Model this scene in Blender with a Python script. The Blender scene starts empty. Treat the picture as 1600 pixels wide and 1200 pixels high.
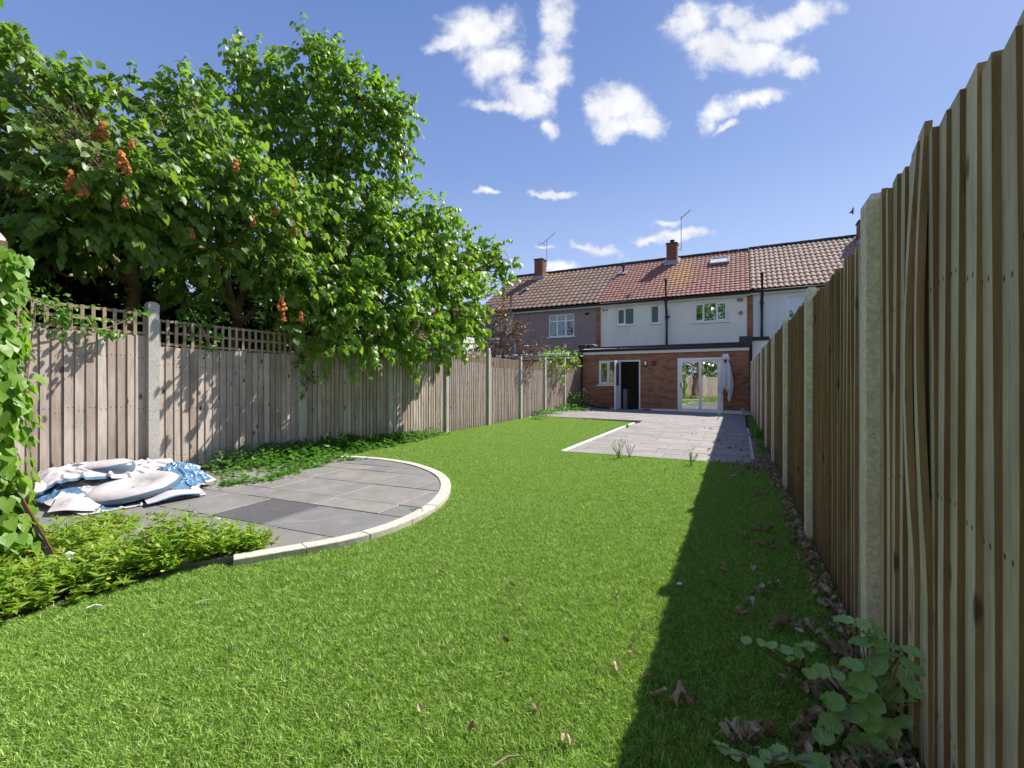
import bpy, bmesh, math, random
import numpy as np
from mathutils import Vector, Matrix, noise
random.seed(7); rng = np.random.default_rng(7)
R = math.radians
scn = bpy.context.scene
col = scn.collection

# ------------------------------------------------------------------ camera
CAM_H = 1.15
YAW = R(26.66)
cam_d = bpy.data.cameras.new('camera'); cam = bpy.data.objects.new('camera', cam_d); col.objects.link(cam)
cam.location = (0, 0, CAM_H); cam.rotation_euler = (R(90), 0, YAW)
cam_d.lens = 16.0; cam_d.sensor_width = 36; cam_d.clip_start = 0.02; cam_d.clip_end = 3000
scn.camera = cam
# ------------------------------------------------------------------ sun, sky, exposure
SUN = Vector((0.46, 0.78, 1.0)).normalized()          # towards the sun
SUN_EL = math.asin(SUN.z); SUN_AZ = math.atan2(SUN.x, SUN.y)
sd = bpy.data.lights.new('sun', 'SUN'); so = bpy.data.objects.new('sun', sd); col.objects.link(so)
sd.energy = 4.3; sd.angle = R(0.5); sd.color = (1.0, 0.95, 0.87)
so.rotation_euler = SUN.to_track_quat('Z', 'Y').to_euler()
so.location = (5, 5, 12)
SKY_STRENGTH = 0.15
scn.view_settings.view_transform = 'Standard'; scn.view_settings.look = 'None'
scn.view_settings.exposure = 0.88; scn.view_settings.gamma = 1.0
scn.view_settings.use_curve_mapping = False

F = 711.1; CP, SP = math.cos(YAW), math.sin(YAW)
def ray(px, py):
    x = (px - 800) / F; z = (600 - py) / F
    return Vector((CP * x - SP, SP * x + CP, z))
def on_ground(px, py, z=0.0):
    r = ray(px, py); t = (z - CAM_H) / r.z
    return Vector((r.x * t, r.y * t, z))
def on_y(px, py, Y):
    r = ray(px, py); t = Y / r.y
    return Vector((r.x * t, Y, CAM_H + r.z * t))
def at_depth(px, py, D):
    r = ray(px, py)
    return Vector((r.x * D, r.y * D, CAM_H + r.z * D))

# ------------------------------------------------------------------ node helpers
class NT:
    def __init__(s, tree): s.t = tree; s.n = tree.nodes; s.l = tree.links
    def node(s, typ, **kw):
        n = s.n.new(typ)
        for k, v in kw.items():
            if k == 'inp':
                for a, b in v.items(): s.set(n, a, b)
            else: setattr(n, k, v)
        return n
    def set(s, n, a, b):
        if isinstance(b, bpy.types.NodeSocket): s.l.new(b, n.inputs[a])
        else: n.inputs[a].default_value = b
    def math(s, op, a, b=0.0, c=None, clamp=False):
        n = s.n.new('ShaderNodeMath'); n.operation = op; n.use_clamp = clamp
        s.set(n, 0, a); s.set(n, 1, b)
        if c is not None: s.set(n, 2, c)
        return n.outputs[0]
    def vm(s, op, a, b=None, scale=None):
        n = s.n.new('ShaderNodeVectorMath'); n.operation = op
        s.set(n, 0, a)
        if b is not None: s.set(n, 1, b)
        if scale is not None: s.set(n, 'Scale', scale)
        return n.outputs['Value'] if op in ('DOT_PRODUCT', 'LENGTH', 'DISTANCE') else n.outputs['Vector']
    def mix(s, f, a, b, blend='MIX'):
        n = s.n.new('ShaderNodeMix'); n.data_type = 'RGBA'; n.blend_type = blend
        s.set(n, 0, f)
        for i, v in ((6, a), (7, b)):
            if not isinstance(v, bpy.types.NodeSocket) and len(v) == 3: v = (*v, 1)
            s.set(n, i, v)
        return n.outputs[2]
    def noise(s, vec, scale=5, detail=4, rough=0.55, dist=0.0):
        n = s.n.new('ShaderNodeTexNoise'); s.set(n, 'Vector', vec)
        n.inputs['Scale'].default_value = scale; n.inputs['Detail'].default_value = detail
        n.inputs['Roughness'].default_value = rough; n.inputs['Distortion'].default_value = dist
        return n.outputs['Fac']
    def ramp(s, f, pts, interp='LINEAR'):
        n = s.n.new('ShaderNodeValToRGB'); s.set(n, 0, f); cr = n.color_ramp; cr.interpolation = interp
        while len(cr.elements) < len(pts): cr.elements.new(0.5)
        for e, (p, c) in zip(cr.elements, pts):
            e.position = p
            e.color = (c, c, c, 1) if isinstance(c, (int, float)) else ((*c, 1) if len(c) == 3 else c)
        return n.outputs[0]
    def maprange(s, v, a, b, c=0.0, d=1.0, smooth=False):
        n = s.n.new('ShaderNodeMapRange'); s.set(n, 0, v)
        if smooth: n.interpolation_type = 'SMOOTHSTEP'
        for i, x in zip((1, 2, 3, 4), (a, b, c, d)): n.inputs[i].default_value = x
        return n.outputs[0]

def new_mat(name):
    m = bpy.data.materials.new(name); m.use_nodes = True
    nt = NT(m.node_tree); b = m.node_tree.nodes['Principled BSDF']
    return m, nt, b
def coords(nt, kind='Object'):
    return nt.node('ShaderNodeTexCoord').outputs[kind]
def world_pos(nt):
    return nt.node('ShaderNodeNewGeometry').outputs['Position']
def rnd(nt):
    a = nt.node('ShaderNodeObjectInfo').outputs['Random']
    b = nt.node('ShaderNodeNewGeometry').outputs['Random Per Island']
    return nt.math('FRACT', nt.math('ADD', a, b))
def bump(nt, b, h, strength=0.4, dist=0.01):
    n = nt.node('ShaderNodeBump'); n.inputs['Strength'].default_value = strength; n.inputs['Distance'].default_value = dist
    nt.set(n, 'Height', h); nt.set(b, 'Normal', n.outputs[0])

def simple(name, c, rough=0.6, var=0.12, nscale=12, metal=0.0, bstr=0.15, spec=0.5):
    m, nt, b = new_mat(name)
    v = world_pos(nt)
    n = nt.noise(v, nscale, 6, 0.6)
    n2 = nt.noise(v, nscale * 0.13, 3)
    f = nt.math('MULTIPLY', nt.math('ADD', n, n2), 0.5)
    lo = tuple(x * (1 - var * 1.6) for x in c); hi = tuple(min(1, x * (1 + var * 1.6)) for x in c)
    nt.set(b, 'Base Color', nt.ramp(f, [(0.3, lo), (0.7, hi)]))
    b.inputs['Roughness'].default_value = rough; b.inputs['Metallic'].default_value = metal
    b.inputs['Specular IOR Level'].default_value = spec
    if bstr: bump(nt, b, n, bstr, 0.004)
    return m

def wood(name, lights, dark, edge=False, knot=(0.06, 0.035, 0.02), green=0.0, rough=0.85):
    """vertical sawn board: grain along local z, knots, nail heads, per board tint"""
    m, nt, b = new_mat(name)
    o = coords(nt); r = rnd(nt)
    off = nt.node('ShaderNodeCombineXYZ', inp={0: nt.math('MULTIPLY', r, 37.0), 1: nt.math('MULTIPLY', r, 91.0), 2: nt.math('MULTIPLY', r, 53.0)}).outputs[0]
    p = nt.vm('ADD', o, off)
    pg = nt.vm('MULTIPLY', p, (1.0, 1.0, 0.045))
    g1 = nt.noise(pg, 70, 5, 0.6, 0.6); g2 = nt.noise(pg, 260, 3, 0.6)
    pl = nt.vm('MULTIPLY', p, (1.0, 1.0, 0.35)); l1 = nt.noise(pl, 5, 5, 0.6)
    base = nt.ramp(r, [(0.0, lights[0]), (0.35, lights[1]), (0.7, lights[2]), (1.0, lights[-1])])
    f = nt.math('ADD', nt.math('MULTIPLY', g1, 0.6), nt.math('MULTIPLY', g2, 0.4))
    c = nt.mix(nt.maprange(f, 0.42, 0.68, 0, 0.55), base, dark)
    c = nt.mix(nt.maprange(l1, 0.5, 0.75, 0, 0.45), c, tuple(x * 0.55 for x in dark))
    c = nt.mix(nt.maprange(l1, 0.5, 0.25, 0, 0.35), c, tuple(min(1, x * 1.35) for x in lights[1]))
    vo = nt.node('ShaderNodeTexVoronoi'); vo.inputs['Scale'].default_value = 5.5
    nt.set(vo, 'Vector', nt.vm('MULTIPLY', p, (1.0, 1.0, 0.62)))
    k = nt.maprange(vo.outputs['Distance'], 0.07, 0.17, 1.0, 0.0, True)
    c = nt.mix(nt.math('MULTIPLY', k, 0.8), c, knot)
    if green:
        gz = nt.noise(world_pos(nt), 1.4, 5, 0.65)
        c = nt.mix(nt.maprange(gz, 0.52, 0.7, 0, green), c, (0.11, 0.12, 0.04))
    # a pair of nails at every rail
    so_ = nt.node('ShaderNodeSeparateXYZ', inp={0: o}); zz_ = so_.outputs[2]; yy_ = so_.outputs[1]
    kn = None
    for zr_ in (0.22, 0.80, 1.36):
        for yr_ in (0.03, 0.075):
            dd = nt.math('SQRT', nt.math('ADD', nt.math('POWER', nt.math('SUBTRACT', zz_, nt.math('ADD', zr_, nt.math('MULTIPLY', nt.math('SUBTRACT', r, 0.5), 0.05))), 2.0), nt.math('POWER', nt.math('SUBTRACT', yy_, yr_), 2.0)))
            q_ = nt.maprange(dd, 0.004, 0.009, 1, 0); kn = q_ if kn is None else nt.math('MAXIMUM', kn, q_)
    if 'board' in name: c = nt.mix(nt.math('MULTIPLY', kn, 0.85), c, (0.03, 0.025, 0.02))
    # rain splash dirt near the foot
    sz = nt.node('ShaderNodeSeparateXYZ', inp={0: world_pos(nt)}).outputs[2]
    dirt = nt.math('MULTIPLY', nt.maprange(sz, 0.30, 0.02, 0, 0.6), nt.noise(world_pos(nt), 9, 4))
    c = nt.mix(dirt, c, (0.07, 0.075, 0.04))
    nt.set(b, 'Base Color', c); b.inputs['Roughness'].default_value = rough
    b.inputs['Specular IOR Level'].default_value = 0.25
    bump(nt, b, nt.math('ADD', f, nt.math('MULTIPLY', k, -0.6)), 0.5, 0.003)
    return m

def concrete(name, c=(0.42, 0.40, 0.36)):
    m, nt, b = new_mat(name)
    v = world_pos(nt)
    vo = nt.node('ShaderNodeTexVoronoi'); vo.inputs['Scale'].default_value = 95; nt.set(vo, 'Vector', v)
    n = nt.noise(v, 40, 6, 0.7); n2 = nt.noise(v, 4, 4)
    sp = nt.maprange(vo.outputs['Distance'], 0.12, 0.3, 1, 0)
    hole = nt.math('MULTIPLY', sp, nt.maprange(nt.noise(v, 30, 3), 0.50, 0.56))
    col_ = nt.ramp(n, [(0.3, tuple(x * 0.72 for x in c)), (0.7, tuple(x * 1.25 for x in c))])
    col_ = nt.mix(nt.maprange(n2, 0.5, 0.75, 0, 0.3), col_, (0.27, 0.25, 0.19))
    col_ = nt.mix(nt.math('MULTIPLY', hole, 0.75), col_, (0.12, 0.10, 0.08))
    nt.set(b, 'Base Color', col_); b.inputs['Roughness'].default_value = 0.9
    bump(nt, b, nt.math('SUBTRACT', n, hole), 0.6, 0.003)
    return m

def leafy(name, cs, trans=0.4, rough=0.38, tcol=None, vein=True, spec=0.5):
    m, nt, b = new_mat(name)
    r = rnd(nt)
    n = len(cs)
    c = nt.ramp(r, [(i / max(1, n - 1), q) for i, q in enumerate(cs)])
    nz = nt.noise(world_pos(nt), 30, 3)
    c = nt.mix(nt.maprange(nz, 0.35, 0.65, 0, 0.3), c, tuple(x * 0.55 for x in cs[0]))
    nt.set(b, 'Base Color', c); b.inputs['Roughness'].default_value = rough
    b.inputs['Specular IOR Level'].default_value = spec
    bump(nt, b, nt.noise(world_pos(nt), 90, 2), 0.25, 0.004)
    tr = nt.node('ShaderNodeBsdfTranslucent')
    tc = nt.mix(1.0, c, tcol or (1.9, 2.0, 0.7), 'MULTIPLY')
    nt.set(tr, 'Color', tc)
    mx = nt.node('ShaderNodeMixShader'); mx.inputs[0].default_value = trans
    nt.l.new(b.outputs[0], mx.inputs[1]); nt.l.new(tr.outputs[0], mx.inputs[2])
    out = nt.n['Material Output']; nt.l.new(mx.outputs[0], out.inputs[0])
    return m

M = {}
M['board_near'] = wood('weathered_board', [(0.40, 0.31, 0.25), (0.58, 0.51, 0.45), (0.35, 0.27, 0.22), (0.50, 0.43, 0.38)], (0.21, 0.16, 0.125))
M['board_near_edge'] = wood('weathered_board_edge', [(0.26, 0.13, 0.06), (0.30, 0.16, 0.08), (0.24, 0.13, 0.07)], (0.14, 0.07, 0.035))
M['board_far'] = wood('grey_board', [(0.34, 0.28, 0.23), (0.40, 0.34, 0.29), (0.30, 0.25, 0.21), (0.36, 0.30, 0.27)], (0.17, 0.13, 0.10))
M['board_right'] = wood('treated_board', [(0.56, 0.47, 0.37), (0.70, 0.61, 0.50), (0.50, 0.42, 0.33), (0.62, 0.54, 0.44)], (0.27, 0.20, 0.14), green=0.22)
M['board_right_edge'] = wood('treated_board_edge', [(0.29, 0.195, 0.115), (0.35, 0.24, 0.145), (0.25, 0.165, 0.10)], (0.14, 0.085, 0.045), green=0.15)
M['trellis'] = wood('trellis_wood', [(0.38, 0.27, 0.17), (0.44, 0.34, 0.24), (0.36, 0.28, 0.20)], (0.22, 0.15, 0.09))
M['concrete'] = concrete('concrete_post_mat', (0.72, 0.66, 0.58))
M['concrete_l'] = concrete('pale_concrete', (0.46, 0.44, 0.40))
M['white'] = simple('white_paint', (0.78, 0.78, 0.76), 0.4, 0.04, 8, bstr=0.05)
M['upvc'] = simple('white_upvc', (0.86, 0.87, 0.88), 0.25, 0.02, 8, bstr=0.0)
M['black'] = simple('black_plastic', (0.02, 0.022, 0.028), 0.45, 0.2, 20)
M['felt'] = simple('roof_felt', (0.035, 0.037, 0.045), 0.85, 0.3, 14)
M['lead'] = simple('lead_flashing', (0.28, 0.29, 0.33), 0.6, 0.2, 9)
M['galv'] = simple('galvanised_metal', (0.30, 0.31, 0.33), 0.45, 0.15, 20, metal=0.6)
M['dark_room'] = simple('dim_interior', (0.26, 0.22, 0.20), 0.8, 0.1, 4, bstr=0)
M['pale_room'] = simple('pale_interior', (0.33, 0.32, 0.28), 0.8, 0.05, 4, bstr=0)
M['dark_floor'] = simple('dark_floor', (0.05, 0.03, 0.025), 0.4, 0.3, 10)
M['curtain'] = simple('net_curtain', (0.20, 0.22, 0.20), 0.9, 0.3, 30)
M['red'] = simple('faded_red_plastic', (0.30, 0.035, 0.05), 0.5, 0.2, 30)
M['vent'] = simple('terracotta_vent', (0.20, 0.05, 0.035), 0.8, 0.2, 60)
M['vent_dark'] = simple('dark_vent', (0.05, 0.02, 0.015), 0.8, 0.2, 60)
M['vent_grey'] = simple('grey_vent', (0.27, 0.26, 0.22), 0.8, 0.2, 60)
M['bark'] = simple('bark', (0.16, 0.095, 0.055), 0.9, 0.4, 25, bstr=0.9)
M['bark_lit'] = simple('sunlit_bark', (0.27, 0.17, 0.10), 0.9, 0.4, 25, bstr=0.9)  # lighter bark tone, the sun on the stems put into the colour
M['twig'] = simple('twig', (0.26, 0.20, 0.14), 0.9, 0.3, 25)
M['soil'] = simple('soil', (0.10, 0.075, 0.05), 0.95, 0.4, 18, bstr=0.8)
M['vinyl_white'] = simple('white_vinyl', (0.56, 0.525, 0.53), 0.45, 0.07, 3, bstr=0.25)
M['vinyl_blue'] = simple('blue_vinyl', (0.10, 0.21, 0.34), 0.2, 0.3, 3, bstr=0.5)
M['vinyl_grey'] = simple('grey_blue_vinyl', (0.12, 0.17, 0.23), 0.3, 0.2, 6, bstr=0.2)
M['cloth'] = simple('parasol_cloth', (0.66, 0.64, 0.68), 0.9, 0.08, 14, bstr=0.3)
M['kerb'] = concrete('pale_kerb', (0.56, 0.51, 0.44))
M['far_ground'] = simple('far_ground_mat', (0.09, 0.10, 0.05), 0.95, 0.3, 2)
M['plank_black'] = simple('black_stained_wood', (0.028, 0.027, 0.028), 0.6, 0.4, 60)
M['plank_rust'] = simple('orange_wood_edge', (0.45, 0.17, 0.04), 0.7, 0.3, 30)
M['bird'] = simple('dark_feathers', (0.03, 0.03, 0.035), 0.7)
M['petal'] = simple('white_petal', (0.8, 0.8, 0.78), 0.6, 0.05)
M['yellow'] = simple('yellow_petal', (0.75, 0.6, 0.05), 0.6, 0.05)
M['turf_base'] = simple('turf_backing', (0.11, 0.19, 0.04), 0.95, 0.35, 40, bstr=0.9)
M['bloom'] = simple('dried_orange_bloom', (0.48, 0.17, 0.045), 0.85, 0.45, 60)
M['leaf_lilac'] = leafy('broad_leaf', [(0.10, 0.19, 0.035), (0.18, 0.29, 0.055), (0.13, 0.23, 0.045), (0.25, 0.35, 0.08)], 0.42, 0.42)
M['leaf_tall'] = leafy('tall_tree_leaf', [(0.11, 0.21, 0.03), (0.19, 0.31, 0.045), (0.14, 0.25, 0.035), (0.26, 0.37, 0.065)], 0.46, 0.4)
M['leaf_hedge'] = leafy('hedge_leaf', [(0.03, 0.075, 0.02), (0.055, 0.12, 0.03)], 0.25, 0.4)
M['leaf_purple'] = leafy('purple_leaf', [(0.12, 0.05, 0.05), (0.17, 0.09, 0.06), (0.14, 0.13, 0.05), (0.24, 0.13, 0.10)], 0.3, 0.4, (1.6, 1.3, 0.9))
M['leaf_vine'] = leafy('vine_leaf', [(0.14, 0.28, 0.03), (0.20, 0.36, 0.04), (0.24, 0.38, 0.05)], 0.45, 0.4)
M['leaf_bind'] = leafy('bindweed_leaf', [(0.06, 0.17, 0.025), (0.10, 0.24, 0.03), (0.13, 0.28, 0.04)], 0.4, 0.4)
M['leaf_shrub'] = leafy('low_shrub_leaf', [(0.14, 0.28, 0.03), (0.24, 0.39, 0.045), (0.32, 0.45, 0.07), (0.40, 0.38, 0.09)], 0.38, 0.4)
M['leaf_bramble'] = leafy('bramble_leaf', [(0.30, 0.50, 0.19), (0.40, 0.62, 0.24), (0.26, 0.45, 0.17), (0.44, 0.62, 0.25)], 0.25, 0.5)
M['grass_blade'] = leafy('turf_blade', [(0.08, 0.19, 0.022), (0.27, 0.47, 0.055), (0.62, 0.76, 0.24), (0.18, 0.35, 0.04), (0.41, 0.60, 0.11)], 0.34, 0.5, (1.25, 1.3, 0.8), spec=0.4)
M['dead'] = leafy('dead_leaf_mat', [(0.26, 0.15, 0.105), (0.46, 0.33, 0.26), (0.66, 0.55, 0.46), (0.34, 0.21, 0.155)], 0.12, 0.7, (1.3, 1.1, 0.9))
M['dead_pale'] = leafy('pale_dead_leaf_mat', [(0.50, 0.40, 0.22), (0.55, 0.45, 0.30)], 0.15, 0.7, (1.3, 1.2, 0.9))

def creased(m, k=9.0, st=0.9):
    nt = NT(m.node_tree); b = m.node_tree.nodes['Principled BSDF']; v = world_pos(nt)
    n1 = nt.math('ABSOLUTE', nt.math('SUBTRACT', nt.noise(nt.vm('MULTIPLY', v, (1, 1.8, 1)), k, 3, 0.5, 0.8), 0.5)); n2 = nt.math('ABSOLUTE', nt.math('SUBTRACT', nt.noise(nt.vm('MULTIPLY', v, (1.7, 1, 1)), k * 2.3, 2, 0.5, 1.0), 0.5))
    h = nt.math('ADD', nt.math('MULTIPLY', nt.maprange(n1, 0.0, 0.12, 1, 0), 0.7), nt.math('MULTIPLY', nt.maprange(n2, 0.0, 0.10, 1, 0), 0.3))
    bump(nt, b, h, st, 0.016)
creased(M['vinyl_blue'], 7.0, 0.35); creased(M['vinyl_white'], 4.0, 0.12)
def veined(m):
    nt = NT(m.node_tree); b = m.node_tree.nodes['Principled BSDF']
    sx = nt.node('ShaderNodeSeparateXYZ', inp={0: coords(nt)}); ax = nt.math('ABSOLUTE', sx.outputs[0])
    w_ = nt.math('SINE', nt.math('MULTIPLY', nt.math('SUBTRACT', sx.outputs[1], nt.math('MULTIPLY', ax, 0.75)), 42.0))
    v1 = nt.maprange(w_, 0.75, 1.0); v2 = nt.maprange(ax, 0.03, 0.0); v_ = nt.math('MAXIMUM', v1, v2)
    old = b.inputs['Base Color'].links[0].from_socket
    c = nt.mix(nt.math('MULTIPLY', v_, 0.16), old, (0.34, 0.44, 0.20)); c = nt.mix(nt.maprange(nt.noise(coords(nt), 4, 4), 0.55, 0.75, 0, 0.4), c, (0.26, 0.27, 0.09))
    nt.set(b, 'Base Color', c); bump(nt, b, nt.math('MULTIPLY', w_, -1.0), 0.22, 0.003)
veined(M['leaf_bramble'])
def brick_mat(name, cs, pale=0.0):
    m, nt, b = new_mat(name); r = rnd(nt)
    c = nt.ramp(r, [(i / (len(cs) - 1), q) for i, q in enumerate(cs)])
    n = nt.noise(world_pos(nt), 45, 5, 0.7)
    c = nt.mix(nt.maprange(n, 0.35, 0.7, 0, 0.5), c, tuple(x * 0.5 for x in cs[0]))
    nt.set(b, 'Base Color', c); b.inputs['Roughness'].default_value = 0.9
    bump(nt, b, n, 0.5, 0.004); return m
M['brick'] = brick_mat('red_brick', [(0.30, 0.125, 0.07), (0.40, 0.175, 0.095), (0.45, 0.215, 0.115), (0.34, 0.14, 0.08), (0.21, 0.09, 0.065)])
M['mortar'] = simple('mortar', (0.30, 0.22, 0.17), 0.95, 0.2, 30)
M['chimney_brick'] = brick_mat('chimney_brick', [(0.22, 0.085, 0.05), (0.28, 0.11, 0.07), (0.18, 0.07, 0.05)])

def tile_mat(name, cs, lichen=None):
    m, nt, b = new_mat(name); r = rnd(nt); v = world_pos(nt)
    c = nt.ramp(r, [(i / (len(cs) - 1), q) for i, q in enumerate(cs)])
    n = nt.noise(v, 18, 6, 0.7); n2 = nt.noise(v, 1.3, 4)
    c = nt.mix(nt.maprange(n, 0.45, 0.75, 0, 0.55), c, tuple(x * 0.45 for x in cs[0]))
    c = nt.mix(nt.maprange(n2, 0.5, 0.7, 0, 0.25), c, (0.16, 0.12, 0.09))
    if lichen:
        for (x, y, rx, ry, s) in lichen:
            d = nt.vm('LENGTH', nt.vm('DIVIDE', nt.vm('SUBTRACT', v, (x, y, 0)), (rx, ry, 1e6)))
            k = nt.math('MULTIPLY', nt.maprange(d, 1.0, 0.3, 0, s), nt.maprange(n, 0.38, 0.6))
            c = nt.mix(k, c, (0.50, 0.27, 0.05))
    nt.set(b, 'Base Color', c); b.inputs['Roughness'].default_value = 0.85
    bump(nt, b, n, 0.4, 0.006); return m
M['tile_brown'] = tile_mat('brown_roof_tile', [(0.20, 0.12, 0.085), (0.26, 0.16, 0.115), (0.22, 0.13, 0.095), (0.18, 0.11, 0.08)], [(-10.3, 25.3, 0.9, 0.8, 0.5), (-9.6, 25.5, 3.0, 0.5, 0.3)])
M['tile_brown_right'] = tile_mat('pale_brown_roof_tile', [(0.28, 0.18, 0.135), (0.36, 0.24, 0.185), (0.31, 0.19, 0.14)])
M['tile_red'] = tile_mat('red_roof_tile', [(0.27, 0.105, 0.085), (0.33, 0.14, 0.11), (0.30, 0.115, 0.09)], [(-2.6, 24.2, 0.75, 2.2, 0.9), (-2.9, 23.2, 0.9, 1.5, 0.4)])

def render_mat(name, c, c2, scale, b_str, stains=True):
    m, nt, b = new_mat(name); v = world_pos(nt)
    n = nt.noise(v, scale, 3, 0.7); big = nt.noise(v, 0.8, 5, 0.6)
    k = nt.ramp(n, [(0.38, c2), (0.62, c)])
    k = nt.mix(nt.maprange(big, 0.45, 0.75, 0, 0.25), k, tuple(x * 0.65 for x in c))
    if stains:
        st = nt.noise(nt.vm('MULTIPLY', v, (1, 1, 0.12)), 5, 5, 0.6)
        k = nt.mix(nt.maprange(st, 0.52, 0.8, 0, 0.30), k, (0.40, 0.34, 0.27))
    nt.set(b, 'Base Color', k); b.inputs['Roughness'].default_value = 0.92
    bump(nt, b, n, b_str, 0.01); return m
M['render_cream'] = render_mat('cream_render', (0.92, 0.85, 0.75), (0.86, 0.79, 0.69), 60, 0.5)
M['render_white'] = render_mat('white_render', (0.80, 0.80, 0.80), (0.74, 0.74, 0.74), 60, 0.3)
M['pebbledash'] = render_mat('mauve_pebbledash', (0.40, 0.29, 0.27), (0.22, 0.155, 0.15), 26, 1.0, False)

def slate_mat(name, cs, rough=0.6, s=1.0):
    m, nt, b = new_mat(name); r = rnd(nt); v = world_pos(nt)
    c = nt.ramp(r, [(i / (len(cs) - 1), q) for i, q in enumerate(cs)])
    n = nt.noise(v, 3.2 * s, 7, 0.65, 1.2); n2 = nt.noise(v, 40, 4, 0.7)
    c = nt.mix(nt.maprange(n, 0.4, 0.65, 0, 0.35), c, tuple(x * 0.7 for x in cs[0]))
    c = nt.mix(nt.maprange(n, 0.5, 0.3, 0, 0.3), c, tuple(x * 1.25 for x in cs[-1]))
    c = nt.mix(nt.maprange(nt.noise(v, 1.6, 5, 0.7), 0.55, 0.75, 0, 0.35), c, (0.22, 0.19, 0.14))
    nt.set(b, 'Base Color', c); nt.set(b, 'Roughness', nt.maprange(n2, 0.3, 0.7, rough - 0.12, rough + 0.12))
    h = nt.math('ADD', nt.math('MULTIPLY', n, 1.0), nt.math('MULTIPLY', n2, 0.15))
    bump(nt, b, h, 0.55, 0.012); return m
M['slate'] = slate_mat('grey_slate', [(0.20, 0.192, 0.19), (0.26, 0.24, 0.225), (0.19, 0.186, 0.19), (0.285, 0.262, 0.24)])
M['slate_dark'] = slate_mat('dark_slate', [(0.105, 0.10, 0.11), (0.11, 0.105, 0.115)])
M['paver'] = slate_mat('grey_paver', [(0.25, 0.225, 0.215), (0.29, 0.265, 0.245), (0.225, 0.21, 0.21), (0.34, 0.305, 0.28)], 0.75, 0.6)
M['joint'] = simple('sandy_joint', (0.17, 0.14, 0.10), 0.95, 0.3, 30)
M['gravel'] = brick_mat('gravel_stone', [(0.35, 0.29, 0.23), (0.45, 0.38, 0.30), (0.25, 0.20, 0.17), (0.38, 0.30, 0.25)])

def glass_mat(name, refl=0.22, tint=(0.75, 0.8, 0.8), rough=0.0):
    m, nt, b = new_mat(name)
    nt.n.remove(b)
    g = nt.node('ShaderNodeBsdfGlossy'); g.inputs['Roughness'].default_value = rough; g.inputs['Color'].default_value = (0.95, 0.97, 0.97, 1)
    t = nt.node('ShaderNodeBsdfTransparent'); t.inputs['Color'].default_value = (*tint, 1)
    lw = nt.node('ShaderNodeLayerWeight'); lw.inputs['Blend'].default_value = 0.35
    f = nt.math('ADD', nt.math('MULTIPLY', lw.outputs['Fresnel'], 0.6), refl, clamp=True)
    mx = nt.node('ShaderNodeMixShader'); nt.set(mx, 0, f)
    nt.l.new(t.outputs[0], mx.inputs[1]); nt.l.new(g.outputs[0], mx.inputs[2])
    nt.l.new(mx.outputs[0], nt.n['Material Output'].inputs[0]); return m
M['glass'] = glass_mat('window_glass', 0.22)
M['glass_net'] = glass_mat('net_window_glass', 0.07)
M['glass_door'] = glass_mat('patio_door_glass', 0.42)
m, nt, b = new_mat('frosted_glass'); b.inputs['Base Color'].default_value = (0.10, 0.14, 0.13, 1); b.inputs['Roughness'].default_value = 0.25
bump(nt, b, nt.noise(world_pos(nt), 60, 2), 0.3, 0.003); M['frosted'] = m
m, nt, b = new_mat('skylight_glass'); b.inputs['Base Color'].default_value = (0.75, 0.78, 0.80, 1); b.inputs['Roughness'].default_value = 0.12; M['skyglass'] = m
def emit(name, c, s):
    m, nt, b = new_mat(name); b.inputs['Emission Color'].default_value = (*c, 1); b.inputs['Emission Strength'].default_value = s; return m
M['bulb'] = emit('warm_bulb', (1.0, 0.75, 0.4), 9)

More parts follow.
